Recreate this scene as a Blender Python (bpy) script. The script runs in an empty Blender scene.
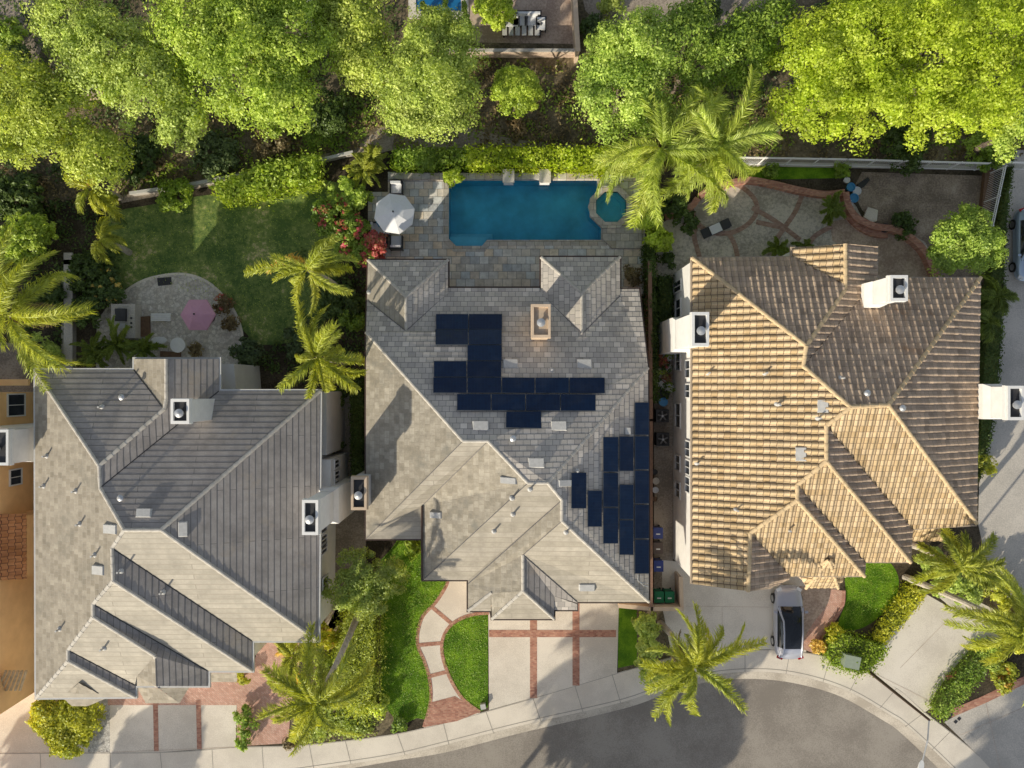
import bpy, math, random
import numpy as np
from mathutils import Vector
from mathutils.geometry import tessellate_polygon
R = math.radians
H = 48.0      # camera height above the yards, metres
F = 720.0     # focal length in pixels
random.seed(4)
scene = bpy.context.scene
col = scene.collection

# ------------------------------------------------------------------ helpers
def P(px, py, z=0.0):
    return Vector(((px - 512) / F * (H - z), (384 - py) / F * (H - z), z))
def PP(pts, z=0.0):
    return [P(a, b, z) for a, b in pts]
def zl(px, e, ze, p=.42):
    a = (px - 512) / F; xe = (e - 512) / F * (H - ze)
    return (ze + p * (a * H - xe)) / (1 + p * a)
def zr(px, e, ze, p=.42):
    a = (px - 512) / F; xe = (e - 512) / F * (H - ze)
    return (ze + p * (xe - a * H)) / (1 - p * a)
def zt(py, e, ze, p=.42):
    b = (384 - py) / F; ye = (384 - e) / F * (H - ze)
    return (ze + p * (ye - b * H)) / (1 - p * b)
def zb(py, e, ze, p=.42):
    b = (384 - py) / F; ye = (384 - e) / F * (H - ze)
    return (ze + p * (b * H - ye)) / (1 + p * b)

WL = {}
def wloc(o):
    v = Vector((0, 0, 0))
    while o is not None:
        v = v + o.location; o = o.parent
    return v
def link(name, me, mat=None, parent=None, local=False):
    o = bpy.data.objects.new(name, me); col.objects.link(o)
    if mat is not None:
        for m in (mat if isinstance(mat, (list, tuple)) else [mat]): me.materials.append(m)
    if parent is not None:
        o.parent = parent
        if not local: o.location = -wloc(parent)
    return o
def tag(o, label=None, cat=None, group=None, kind=None):
    if label: o['label'] = label
    if cat: o['category'] = cat
    if group: o['group'] = group
    if kind: o['kind'] = kind
    return o
def thing(name, label, cat, loc=(0, 0, 0), group=None, rz=0):
    o = bpy.data.objects.new(name, None); col.objects.link(o)
    o.empty_display_size = .3
    o.location = Vector(loc); o.rotation_euler = (0, 0, rz)
    return tag(o, label, cat, group)
def copy_tree(o, parent=None):
    c = o.copy(); col.objects.link(c)
    if parent is not None: c.parent = parent
    for ch in list(o.children): copy_tree(ch, c)
    return c

class MB:
    def __init__(s): s.v = []; s.f = []; s.m = []
    def add(s, vs, fs, m=0):
        n = len(s.v); s.v += [tuple(v) for v in vs]
        s.f += [tuple(i + n for i in f) for f in fs]; s.m += [m] * len(fs); return s
    def box(s, x0, x1, y0, y1, z0, z1, m=0):
        return s.add([(x0,y0,z0),(x1,y0,z0),(x1,y1,z0),(x0,y1,z0),(x0,y0,z1),(x1,y0,z1),(x1,y1,z1),(x0,y1,z1)],
                     [(3,2,1,0),(4,5,6,7),(0,1,5,4),(1,2,6,5),(2,3,7,6),(3,0,4,7)], m)
    def obox(s, c, sx, sy, sz, rz=0, m=0, taper=1.0):
        ca, sa = math.cos(rz), math.sin(rz); vs = []
        for dz, k in ((0, 1), (sz, taper)):
            for dx, dy in ((-1,-1),(1,-1),(1,1),(-1,1)):
                x, y = dx*sx/2*k, dy*sy/2*k
                vs.append((c[0]+x*ca-y*sa, c[1]+x*sa+y*ca, c[2]+dz))
        return s.add(vs, [(3,2,1,0),(4,5,6,7),(0,1,5,4),(1,2,6,5),(2,3,7,6),(3,0,4,7)], m)
    def prism(s, poly, z0, z1, m=0, holes=(), bottom=False):
        polys = [[Vector((p[0], p[1], 0)) for p in poly]] + [[Vector((p[0], p[1], 0)) for p in h] for h in holes]
        flat = [p for q in polys for p in q]
        tri = tessellate_polygon(polys)
        fs = []
        for t in tri:
            a, b, c = (flat[i] for i in t)
            fs.append(tuple(t) if (b-a).cross(c-a).z > 0 else tuple(reversed(t)))
        s.add([(p.x, p.y, z1) for p in flat], fs, m)
        if z0 < z1 - 1e-6:
            if bottom: s.add([(p.x, p.y, z0) for p in flat], [tuple(reversed(f)) for f in fs], m)
            for q in polys:
                n = len(q)
                s.add([(p.x, p.y, z0) for p in q] + [(p.x, p.y, z1) for p in q],
                      [(i, (i+1) % n, n + (i+1) % n, n + i) for i in range(n)], m)
        return s
    def tube(s, pts, rad, n=8, m=0, cap=True):
        pts = [Vector(p) for p in pts]
        if not isinstance(rad, (list, tuple)): rad = [rad] * len(pts)
        vs, fs = [], []
        for i, p in enumerate(pts):
            d = (pts[min(i+1, len(pts)-1)] - pts[max(i-1, 0)]).normalized()
            a = d.cross(Vector((0, 0, 1)))
            if a.length < .05: a = d.cross(Vector((1, 0, 0)))
            a.normalize(); b = d.cross(a).normalized()
            for k in range(n):
                t = 2 * math.pi * k / n
                vs.append(p + (a * math.cos(t) + b * math.sin(t)) * rad[i])
        for i in range(len(pts) - 1):
            for k in range(n):
                fs.append((i*n+k, i*n+(k+1) % n, (i+1)*n+(k+1) % n, (i+1)*n+k))
        if cap: fs.append(tuple(range(n))); fs.append(tuple(reversed(range((len(pts)-1)*n, len(pts)*n))))
        return s.add(vs, fs, m)
    def lathe(s, c, prof, n=16, m=0):
        vs, fs = [], []
        for r, z in prof:
            for k in range(n):
                t = 2*math.pi*k/n; vs.append((c[0]+r*math.cos(t), c[1]+r*math.sin(t), c[2]+z))
        for i in range(len(prof)-1):
            for k in range(n): fs.append((i*n+k, i*n+(k+1) % n, (i+1)*n+(k+1) % n, (i+1)*n+k))
        fs.append(tuple(range((len(prof)-1)*n, len(prof)*n)))
        return s.add(vs, fs, m)
    def build(s, name, mat, parent=None, smooth=False, local=False):
        me = bpy.data.meshes.new(name); me.from_pydata(s.v, [], s.f); me.update()
        o = link(name, me, mat, parent, local)
        if any(s.m): me.polygons.foreach_set('material_index', s.m)
        if smooth: me.polygons.foreach_set('use_smooth', [True] * len(me.polygons))
        return o

def smooth(pts, n=6, closed=False):
    out = []; N = len(pts)
    rng = range(N) if closed else range(N - 1)
    g = lambda i: pts[i % N] if closed else pts[max(0, min(N-1, i))]
    for i in rng:
        p0, p1, p2, p3 = g(i-1), g(i), g(i+1), g(i+2)
        for k in range(n):
            t = k / n
            out.append(tuple(.5*((2*b)+(-a+c)*t+(2*a-5*b+4*c-d)*t*t+(-a+3*b-3*c+d)*t**3) for a, b, c, d in zip(p0, p1, p2, p3)))
    if not closed: out.append(tuple(pts[-1]))
    return out
def inset(poly, d):
    n = len(poly); area = sum(poly[i][0]*poly[(i+1) % n][1]-poly[(i+1) % n][0]*poly[i][1] for i in range(n))
    sg = 1 if area > 0 else -1
    out = []
    for i in range(n):
        a, b, c = (Vector((poly[j % n][0], poly[j % n][1])) for j in (i-1, i, i+1))
        d1 = (b-a).normalized(); d2 = (c-b).normalized()
        n1 = Vector((-d1.y, d1.x))*sg; n2 = Vector((-d2.y, d2.x))*sg
        k = n1 + n2
        if k.length < .3: out.append(b + n1*d); continue
        k = k / k.length; k = k * d / max(.35, k.dot(n1)); out.append(b + k)
    return out

# ------------------------------------------------------------------ materials
def newmat(name):
    m = bpy.data.materials.new(name); m.use_nodes = True
    nt = m.node_tree; b = nt.nodes['Principled BSDF']; return m, nt, b
def N(nt, t, **kw):
    n = nt.nodes.new(t)
    for k, v in kw.items():
        if k in n.inputs: n.inputs[k].default_value = v
        else: setattr(n, k, v)
    return n
def ramp(nt, stops, interp='LINEAR'):
    r = nt.nodes.new('ShaderNodeValToRGB'); r.color_ramp.interpolation = interp
    e = r.color_ramp.elements
    while len(e) < len(stops): e.new(.5)
    for q, (p, c) in zip(e, stops): q.position = p; q.color = (*c, 1)
    return r
def L(nt, a, b): nt.links.new(a, b)
def mat_plain(name, c, rough=.6, metal=0, var=.12, scale=6, bump=.0):
    m, nt, b = newmat(name)
    g = N(nt, 'ShaderNodeNewGeometry'); n = N(nt, 'ShaderNodeTexNoise', Scale=scale, Detail=5.0, Roughness=.6)
    L(nt, g.outputs['Position'], n.inputs['Vector'])
    r = ramp(nt, [(.3, [x*(1-var) for x in c]), (.7, [min(1, x*(1+var)) for x in c])])
    L(nt, n.outputs['Fac'], r.inputs['Fac']); L(nt, r.outputs['Color'], b.inputs['Base Color'])
    b.inputs['Roughness'].default_value = rough; b.inputs['Metallic'].default_value = metal
    if bump:
        bp = N(nt, 'ShaderNodeBump', Strength=bump, Distance=.03); L(nt, n.outputs['Fac'], bp.inputs['Height']); L(nt, bp.outputs['Normal'], b.inputs['Normal'])
    return m
def mat_ground(name, c1, c2, s1=.35, s2=7.0, rough=.9, bump=.4, c3=None, dist=.05):
    """two scales of mottling plus fine grain"""
    m, nt, b = newmat(name); g = N(nt, 'ShaderNodeNewGeometry')
    a = N(nt, 'ShaderNodeTexNoise', Scale=s1, Detail=7.0, Roughness=.65); f = N(nt, 'ShaderNodeTexNoise', Scale=s2, Detail=6.0, Roughness=.75)
    for q in (a, f): L(nt, g.outputs['Position'], q.inputs['Vector'])
    mx = N(nt, 'ShaderNodeMath', operation='ADD'); L(nt, a.outputs['Fac'], mx.inputs[0]); L(nt, f.outputs['Fac'], mx.inputs[1])
    st = [(.40, c1), (.60, c2)]
    if c3: st.append((.72, c3))
    r = ramp(nt, st); h = N(nt, 'ShaderNodeMath', operation='MULTIPLY_ADD'); h.inputs[1].default_value = .9; h.inputs[2].default_value = -.4
    L(nt, mx.outputs[0], h.inputs[0]); L(nt, h.outputs[0], r.inputs['Fac']); L(nt, r.outputs['Color'], b.inputs['Base Color'])
    b.inputs['Roughness'].default_value = rough; b.inputs['Specular IOR Level'].default_value = .2
    bp = N(nt, 'ShaderNodeBump', Strength=bump, Distance=dist); L(nt, f.outputs['Fac'], bp.inputs['Height']); L(nt, bp.outputs['Normal'], b.inputs['Normal'])
    return m
def mat_brick(name, cols, w, h, mortar=.012, mcol=(.2,.18,.16), rot=0.0, uv=False, offset=.5, stain=.25, bump=.5, rough=.85, sat_noise=1.2, lichen=None):
    m, nt, b = newmat(name)
    if uv: src = N(nt, 'ShaderNodeUVMap').outputs['UV']
    else:
        g = N(nt, 'ShaderNodeNewGeometry'); mp = N(nt, 'ShaderNodeMapping'); mp.inputs['Rotation'].default_value = (0, 0, rot)
        L(nt, g.outputs['Position'], mp.inputs['Vector']); src = mp.outputs['Vector']
    br = N(nt, 'ShaderNodeTexBrick', Scale=1.0); br.offset = offset
    br.inputs['Mortar Size'].default_value = mortar; br.inputs['Mortar Smooth'].default_value = .2
    br.inputs['Brick Width'].default_value = w; br.inputs['Row Height'].default_value = h
    br.inputs['Color1'].default_value = (0, 0, 0, 1); br.inputs['Color2'].default_value = (1, 1, 1, 1); br.inputs['Mortar'].default_value = (.5, .5, .5, 1)
    L(nt, src, br.inputs['Vector'])
    k = len(cols); r = ramp(nt, [(i/max(1, k-1), c) for i, c in enumerate(cols)])
    L(nt, br.outputs['Color'], r.inputs['Fac'])
    g2 = N(nt, 'ShaderNodeNewGeometry'); n = N(nt, 'ShaderNodeTexNoise', Scale=sat_noise, Detail=8.0, Roughness=.7); L(nt, g2.outputs['Position'], n.inputs['Vector'])
    rr = ramp(nt, [(.3, (1-stain,)*3), (.7, (1+stain*.3,)*3)]); L(nt, n.outputs['Fac'], rr.inputs['Fac'])
    mul = N(nt, 'ShaderNodeMix', data_type='RGBA', blend_type='MULTIPLY'); mul.inputs[0].default_value = 1
    L(nt, r.outputs['Color'], mul.inputs[6]); L(nt, rr.outputs['Color'], mul.inputs[7])
    mo = N(nt, 'ShaderNodeMix', data_type='RGBA'); L(nt, br.outputs['Fac'], mo.inputs[0]); L(nt, mul.outputs[2], mo.inputs[6]); mo.inputs[7].default_value = (*mcol, 1)
    cs = mo.outputs[2]
    if lichen:
        ln = N(nt, 'ShaderNodeTexNoise', Scale=lichen[1], Detail=9.0, Roughness=.7); L(nt, g2.outputs['Position'], ln.inputs['Vector']); lr = ramp(nt, [(lichen[2], (0,0,0)), (lichen[2]+.14, (.8,.8,.8))]); L(nt, ln.outputs['Fac'], lr.inputs['Fac'])
        lm = N(nt, 'ShaderNodeMix', data_type='RGBA'); L(nt, lr.outputs['Color'], lm.inputs[0]); L(nt, cs, lm.inputs[6]); lm.inputs[7].default_value = (*lichen[0], 1); cs = lm.outputs[2]
    L(nt, cs, b.inputs['Base Color']); b.inputs['Roughness'].default_value = rough; b.inputs['Specular IOR Level'].default_value = .25
    n3 = N(nt, 'ShaderNodeTexNoise', Scale=14.0, Detail=5.0); L(nt, g2.outputs['Position'], n3.inputs['Vector'])
    s = N(nt, 'ShaderNodeMath', operation='SUBTRACT'); L(nt, n3.outputs['Fac'], s.inputs[0]); L(nt, br.outputs['Fac'], s.inputs[1])
    bp = N(nt, 'ShaderNodeBump', Strength=bump, Distance=.02); L(nt, s.outputs[0], bp.inputs['Height']); L(nt, bp.outputs['Normal'], b.inputs['Normal'])
    return m
def mat_flag(name, cols, scale=3.6, edge=.05, mcol=(.36,.33,.28), cheb=False):
    m, nt, b = newmat(name); g = N(nt, 'ShaderNodeNewGeometry')
    v = N(nt, 'ShaderNodeTexVoronoi', Scale=scale); e = N(nt, 'ShaderNodeTexVoronoi', Scale=scale, feature='DISTANCE_TO_EDGE')
    for q in (v, e): L(nt, g.outputs['Position'], q.inputs['Vector'])
    sep = N(nt, 'ShaderNodeSeparateColor'); L(nt, v.outputs['Color'], sep.inputs[0])
    r = ramp(nt, [(i/(len(cols)-1), c) for i, c in enumerate(cols)]); L(nt, sep.outputs[0], r.inputs['Fac'])
    n = N(nt, 'ShaderNodeTexNoise', Scale=5.0, Detail=8.0); L(nt, g.outputs['Position'], n.inputs['Vector'])
    rr = ramp(nt, [(.3, (.7,)*3), (.7, (1.1,)*3)]); L(nt, n.outputs['Fac'], rr.inputs['Fac'])
    mul = N(nt, 'ShaderNodeMix', data_type='RGBA', blend_type='MULTIPLY'); mul.inputs[0].default_value = 1
    L(nt, r.outputs['Color'], mul.inputs[6]); L(nt, rr.outputs['Color'], mul.inputs[7])
    er = ramp(nt, [(0, (1,)*3), (edge, (0,)*3)]); L(nt, e.outputs['Distance'], er.inputs['Fac'])
    mo = N(nt, 'ShaderNodeMix', data_type='RGBA'); L(nt, er.outputs['Color'], mo.inputs[0]); L(nt, mul.outputs[2], mo.inputs[6]); mo.inputs[7].default_value = (*mcol, 1)
    L(nt, mo.outputs[2], b.inputs['Base Color']); b.inputs['Roughness'].default_value = .85
    return m
def mat_leaf(name, cols, trans=.35, patch=.5):
    m, nt, b = newmat(name); nt.nodes.remove(b); out = nt.nodes['Material Output']
    g = N(nt, 'ShaderNodeNewGeometry'); n = N(nt, 'ShaderNodeTexNoise', Scale=patch, Detail=3.0); L(nt, g.outputs['Position'], n.inputs['Vector'])
    a = N(nt, 'ShaderNodeMath', operation='MULTIPLY_ADD'); a.inputs[1].default_value = .6; L(nt, g.outputs['Random Per Island'], a.inputs[0])
    c = N(nt, 'ShaderNodeMath', operation='MULTIPLY_ADD'); c.inputs[1].default_value = 1.2; c.inputs[2].default_value = -.4; L(nt, n.outputs['Fac'], c.inputs[0]); L(nt, c.outputs[0], a.inputs[2])
    r = ramp(nt, [(i/(len(cols)-1), q) for i, q in enumerate(cols)]); L(nt, a.outputs[0], r.inputs['Fac'])
    oi = N(nt, 'ShaderNodeObjectInfo'); hv = N(nt, 'ShaderNodeHueSaturation'); n2 = N(nt, 'ShaderNodeTexNoise', Scale=.9, Detail=4.0); L(nt, g.outputs['Position'], n2.inputs['Vector'])
    q1 = N(nt, 'ShaderNodeMapRange'); q1.inputs[3].default_value = .500; q1.inputs[4].default_value = .514; L(nt, oi.outputs['Random'], q1.inputs[0]); L(nt, q1.outputs[0], hv.inputs['Hue'])
    q2 = N(nt, 'ShaderNodeMapRange'); q2.inputs[1].default_value = .3; q2.inputs[2].default_value = .7; q2.inputs[3].default_value = .85; q2.inputs[4].default_value = 1.32; L(nt, n2.outputs['Fac'], q2.inputs[0]); L(nt, q2.outputs[0], hv.inputs['Value'])
    q3 = N(nt, 'ShaderNodeMapRange'); q3.inputs[3].default_value = .98; q3.inputs[4].default_value = .88; L(nt, oi.outputs['Random'], q3.inputs[0]); L(nt, q3.outputs[0], hv.inputs['Saturation'])
    L(nt, r.outputs['Color'], hv.inputs['Color']); r = hv
    d = N(nt, 'ShaderNodeBsdfDiffuse'); t = N(nt, 'ShaderNodeBsdfTranslucent'); gl = N(nt, 'ShaderNodeBsdfGlossy', Roughness=.45)
    L(nt, r.outputs['Color'], d.inputs['Color'])
    ty = N(nt, 'ShaderNodeMix', data_type='RGBA', blend_type='MULTIPLY'); ty.inputs[0].default_value = 1; L(nt, r.outputs['Color'], ty.inputs[6]); ty.inputs[7].default_value = (1.6, 1.5, .6, 1)
    L(nt, ty.outputs[2], t.inputs['Color'])
    x = N(nt, 'ShaderNodeMixShader', Fac=trans); L(nt, d.outputs[0], x.inputs[1]); L(nt, t.outputs[0], x.inputs[2])
    gl.inputs['Color'].default_value = (.5, .55, .45, 1)
    y = N(nt, 'ShaderNodeMixShader', Fac=.05); L(nt, x.outputs[0], y.inputs[1]); L(nt, gl.outputs[0], y.inputs[2]); L(nt, y.outputs[0], out.inputs['Surface'])
    return m
def mat_glass_dark(name, c=(.02,.025,.03), rough=.06):
    m, nt, b = newmat(name)
    n = N(nt, 'ShaderNodeTexNoise', Scale=2.0); r = ramp(nt, [(.3, c), (.8, [x*1.8 for x in c])]); L(nt, n.outputs['Fac'], r.inputs['Fac']); L(nt, r.outputs['Color'], b.inputs['Base Color'])
    b.inputs['Roughness'].default_value = rough; b.inputs['Specular IOR Level'].default_value = .6
    return m

M = {}
M['soil'] = mat_ground('soil', (.045,.034,.022), (.13,.10,.068), .25, 6.0, c3=(.19,.15,.10))
M['yard'] = mat_ground('yard_soil', (.04,.032,.02), (.10,.08,.055), .5, 8.0)
M['dirt'] = mat_ground('dry_dirt', (.20,.155,.12), (.38,.30,.235), .6, 9.0, c3=(.50,.41,.33))
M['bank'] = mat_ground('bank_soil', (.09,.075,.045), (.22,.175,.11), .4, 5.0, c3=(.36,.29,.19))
M['path'] = mat_ground('sandy_path', (.24,.20,.16), (.44,.37,.30), .4, 8.0)
M['asphalt'] = mat_ground('asphalt', (.25,.22,.19), (.37,.33,.285), .22, 14.0, rough=.95, bump=.35, dist=.01)
M['conc'] = mat_ground('concrete', (.62,.555,.47), (.80,.73,.63), .22, 18.0, rough=.85, bump=.15, dist=.01)
M['conc2'] = mat_ground('concrete_walk', (.66,.59,.50), (.82,.74,.63), .3, 20.0, rough=.85, bump=.15, dist=.01)
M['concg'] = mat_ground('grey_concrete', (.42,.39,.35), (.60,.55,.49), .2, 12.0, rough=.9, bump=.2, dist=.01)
M['kerb'] = mat_ground('kerb_concrete', (.40,.35,.29), (.58,.52,.44), .5, 12.0, bump=.3, dist=.01)
M['cpatio'] = mat_ground('stained_concrete', (.36,.32,.27), (.66,.59,.50), .5, 5.0, bump=.2, dist=.01)
M['cpatio2'] = mat_ground('brown_concrete', (.36,.26,.20), (.58,.45,.35), .5, 6.0, bump=.2, dist=.01)
M['lawn'] = mat_ground('lawn_green', (.07,.17,.008), (.18,.34,.015), .9, 22.0, bump=1.0, c3=(.28,.42,.03))
M['lawnd'] = mat_ground('lawn_back', (.09,.15,.04), (.23,.29,.08), .5, 3.0, bump=1.0, c3=(.56,.46,.26))
M['brick'] = mat_brick('brick_paving', [(.40,.17,.12), (.54,.26,.18), (.62,.34,.24)], .2, .1, .006, (.32,.25,.2))
M['pink'] = mat_brick('pink_pavers', [(.58,.31,.23), (.66,.38,.29), (.72,.45,.35)], .22, .11, .008, (.40,.30,.25), rot=.7)
M['slate'] = mat_brick('slate_patio', [(.52,.55,.58), (.86,.81,.73), (.86,.68,.48), (.66,.70,.72), (.92,.90,.84), (.62,.58,.53), (.92,.80,.63)], .62, .5, .012, (.17,.16,.15), sat_noise=2.2, stain=.35)
M['slate2'] = mat_brick('coping_stone', [(.50,.45,.37), (.68,.62,.54), (.50,.48,.45), (.60,.50,.40)], .6, .5, .012, (.2,.18,.15), sat_noise=3.0, stain=.35)
M['flag'] = mat_flag('flagstone', [(.52,.46,.40), (.66,.60,.52), (.76,.71,.64), (.56,.50,.44)])
M['gravel'] = mat_flag('white_gravel', [(.3,.28,.26), (.6,.57,.52), (.7,.67,.62)], scale=9, edge=.1)
M['stucco'] = mat_plain('white_stucco', (.80,.78,.75), .9, var=.06, scale=2, bump=.1)
M['stuccoB'] = mat_plain('tan_stucco', (.60,.46,.33), .9, var=.08, scale=2, bump=.1)
M['stuccoG'] = mat_plain('grey_stucco', (.55,.53,.50), .9, var=.06, scale=2)
M['orange'] = mat_plain('apricot_stucco', (.95,.58,.27), .9, var=.10, scale=1, bump=.1)
M['white'] = mat_plain('white_paint', (.75,.74,.72), .5, var=.05)
M['trimw'] = mat_plain('pale_trim', (.55,.54,.52), .5, var=.08)
M['trimb'] = mat_plain('brown_trim', (.06,.035,.025), .5, var=.1)
M['trimt'] = mat_plain('tan_trim', (.48,.38,.28), .6, var=.1)
M['metal'] = mat_plain('galvanised_metal', (.55,.55,.55), .4, .6)
M['lead'] = mat_plain('vent_grey', (.50,.49,.47), .6)
M['lead2'] = mat_plain('dull_metal', (.16,.15,.15), .6)
M['dark'] = mat_plain('dark_metal', (.03,.03,.033), .5)
M['black'] = mat_plain('black_void', (.012,.012,.012), .8)
M['glass'] = mat_glass_dark('window_glass', (.03,.035,.045))
M['wood'] = mat_plain('brown_wood', (.16,.09,.05), .7, var=.3, scale=8)
M['fenced'] = mat_plain('rust_fence', (.22,.13,.09), .8, var=.2)
M['cushion'] = mat_plain('white_cushion', (.70,.70,.72), .9, var=.04)
M['umb'] = mat_plain('white_canvas', (.80,.80,.82), .9, var=.03)
M['umbp'] = mat_plain('pink_canvas', (.62,.33,.44), .9, var=.04)
M['bin_g'] = mat_plain('green_bin', (.01,.17,.07), .5, var=.1)
M['bin_b'] = mat_plain('blue_bin', (.03,.05,.22), .5, var=.1)
M['bin_k'] = mat_plain('brown_bin', (.09,.06,.05), .5, var=.1)
M['bark'] = mat_plain('bark', (.17,.13,.10), .95, var=.35, scale=7, bump=.6)
M['palmbark'] = mat_plain('palm_bark', (.44,.39,.33), .95, var=.3, scale=5, bump=.6)
M['utility'] = mat_plain('grey_green_paint', (.30,.35,.27), .5, var=.08)
M['terra'] = mat_plain('terracotta', (.38,.13,.07), .8)
M['bluep'] = mat_plain('blue_plastic', (.05,.25,.50), .4)
M['redp'] = mat_plain('red_flower', (.35,.03,.03), .7)
# roofs
flatA = [(.20,.185,.165), (.27,.25,.225), (.33,.305,.27), (.38,.35,.31)]
M['roofA'] = mat_brick('grey_flat_tile', [(.31,.27,.21), (.37,.325,.26), (.43,.38,.305)], .33, .34, .012, (.33,.30,.255), uv=True, stain=.32, sat_noise=1.6, bump=.3, lichen=((.24,.22,.18), .5, .55))
M['roofA_shade'] = mat_brick('shaded_flat_tile', [(.34,.31,.29), (.36,.33,.305), (.39,.355,.33)], 6.0, .34, .022, (.20,.185,.175), uv=True, stain=.35, sat_noise=1.0, bump=.4, lichen=((.40,.33,.25), .3, .58))  # copy for up- and right-facing slopes, their shade painted into the colour
M['roofA_lit'] = mat_brick('lit_cream_flat_tile', [(.455,.41,.335), (.50,.45,.37), (.53,.48,.395)], 9.0, .34, .030, (.35,.31,.255), uv=True, stain=.28, sat_noise=1.3, bump=.4)  # sunlit copy: brighter tone of down-facing slopes put into the colour
M['roofB'] = mat_brick('mottled_flat_tile', [(.42,.38,.34), (.56,.505,.45), (.62,.56,.48), (.50,.455,.405), (.78,.70,.61)], .42, .34, .014, (.20,.19,.18), uv=True, stain=.2, sat_noise=.7, bump=.3)
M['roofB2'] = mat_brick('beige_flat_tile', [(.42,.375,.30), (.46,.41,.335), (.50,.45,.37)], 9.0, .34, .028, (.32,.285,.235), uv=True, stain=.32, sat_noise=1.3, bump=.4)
M['roofBl'] = mat_brick('lichened_flat_tile', [(.34,.30,.235), (.40,.355,.285), (.47,.42,.34)], .42, .34, .010, (.27,.24,.19), uv=True, stain=.38, sat_noise=2.2, bump=.4, lichen=((.22,.21,.18), .5, .55))
M['roofC'] = mat_brick('barrel_tile', [(.52,.37,.20), (.62,.46,.265), (.70,.53,.33), (.56,.42,.25)], .40, .36, .020, (.17,.12,.08), uv=True, offset=0, stain=.30, sat_noise=1.0, bump=.3)
M['roofC_shade'] = mat_brick('shaded_barrel_tile', [(.46,.345,.25), (.58,.44,.32), (.68,.51,.36), (.52,.40,.30)], .40, .36, .012, (.20,.155,.12), uv=True, offset=0, stain=.35, sat_noise=1.3, bump=.3, lichen=((.46,.24,.11), .22, .60))  # barrel tile for slopes away from the sun, shade in its tone; random lichen
M['capA'] = mat_plain('grey_ridge_tile', (.52,.48,.42), .85, var=.2, scale=3)
M['capC'] = mat_plain('tan_ridge_tile', (.62,.46,.27), .85, var=.25, scale=3)
M['roofO'] = mat_brick('orange_tile', [(.55,.25,.10), (.72,.36,.16), (.62,.3,.14)], .40, .36, .018, (.2,.1,.06), stain=.3, uv=True)
def mat_solar():
    m, nt, b = newmat('solar_cells')
    uvn = N(nt, 'ShaderNodeUVMap'); br = N(nt, 'ShaderNodeTexBrick', Scale=1.0); br.offset = 0
    br.inputs['Mortar Size'].default_value = .004; br.inputs['Brick Width'].default_value = 1/10; br.inputs['Row Height'].default_value = 1/6
    br.inputs['Color1'].default_value = (.003,.013,.042,1); br.inputs['Color2'].default_value = (.004,.017,.052,1); br.inputs['Mortar'].default_value = (.008,.025,.07,1)
    L(nt, uvn.outputs['UV'], br.inputs['Vector']); oi = N(nt, 'ShaderNodeObjectInfo'); rr = ramp(nt, [(0, (.7,.8,.85)), (1, (1.0,1.2,1.15))]); L(nt, oi.outputs['Random'], rr.inputs['Fac'])
    mul = N(nt, 'ShaderNodeMix', data_type='RGBA', blend_type='MULTIPLY'); mul.inputs[0].default_value = 1; L(nt, br.outputs['Color'], mul.inputs[6]); L(nt, rr.outputs['Color'], mul.inputs[7])
    g = N(nt, 'ShaderNodeNewGeometry'); n = N(nt, 'ShaderNodeTexNoise', Scale=1.4, Detail=6.0); L(nt, g.outputs['Position'], n.inputs['Vector']); du = ramp(nt, [(.5, (0,0,0)), (.8, (.012,.012,.010))]); L(nt, n.outputs['Fac'], du.inputs['Fac'])
    ad = N(nt, 'ShaderNodeMix', data_type='RGBA', blend_type='ADD'); ad.inputs[0].default_value = 1; L(nt, mul.outputs[2], ad.inputs[6]); L(nt, du.outputs['Color'], ad.inputs[7])
    L(nt, ad.outputs[2], b.inputs['Base Color']); b.inputs['Roughness'].default_value = .25
    b.inputs['Specular IOR Level'].default_value = .35
    return m
M['solar'] = mat_solar()
def mat_water():
    m, nt, b = newmat('pool_water'); nt.nodes.remove(b); out = nt.nodes['Material Output']
    t = N(nt, 'ShaderNodeBsdfTransparent'); t.inputs['Color'].default_value = (.85,.97,1,1)
    g = N(nt, 'ShaderNodeBsdfGlossy', Roughness=.03); g.inputs['Color'].default_value = (.9,.95,1,1)
    n = N(nt, 'ShaderNodeTexNoise', Scale=3.0, Detail=4.0); ge = N(nt, 'ShaderNodeNewGeometry'); L(nt, ge.outputs['Position'], n.inputs['Vector'])
    bp = N(nt, 'ShaderNodeBump', Strength=.25, Distance=.05); L(nt, n.outputs['Fac'], bp.inputs['Height']); L(nt, bp.outputs['Normal'], g.inputs['Normal'])
    f = N(nt, 'ShaderNodeFresnel', IOR=1.33); L(nt, bp.outputs['Normal'], f.inputs['Normal'])
    x = N(nt, 'ShaderNodeMixShader'); L(nt, f.outputs[0], x.inputs[0]); L(nt, t.outputs[0], x.inputs[1]); L(nt, g.outputs[0], x.inputs[2]); L(nt, x.outputs[0], out.inputs['Surface'])
    return m
M['water'] = mat_water(); M['frame'] = mat_plain('panel_frame', (.035,.045,.06), .4)
M['plaster'] = mat_plain('pool_plaster', (.09,.54,.68), .8, var=.22, scale=.7)
M['plaster2'] = mat_plain('pool_step_plaster', (.20,.66,.76), .8, var=.1, scale=1.5)
def mat_car(name, c):
    m, nt, b = newmat(name)
    n = N(nt, 'ShaderNodeTexNoise', Scale=900.0); r = ramp(nt, [(.3, [x*.92 for x in c]), (.7, c)]); L(nt, n.outputs['Fac'], r.inputs['Fac']); L(nt, r.outputs['Color'], b.inputs['Base Color'])
    b.inputs['Metallic'].default_value = .35; b.inputs['Roughness'].default_value = .3; b.inputs['Coat Weight'].default_value = .8
    return m
M['car'] = mat_car('silver_paint', (.46,.47,.54)); M['car2'] = mat_car('blue_silver_paint', (.42,.52,.66))
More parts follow.
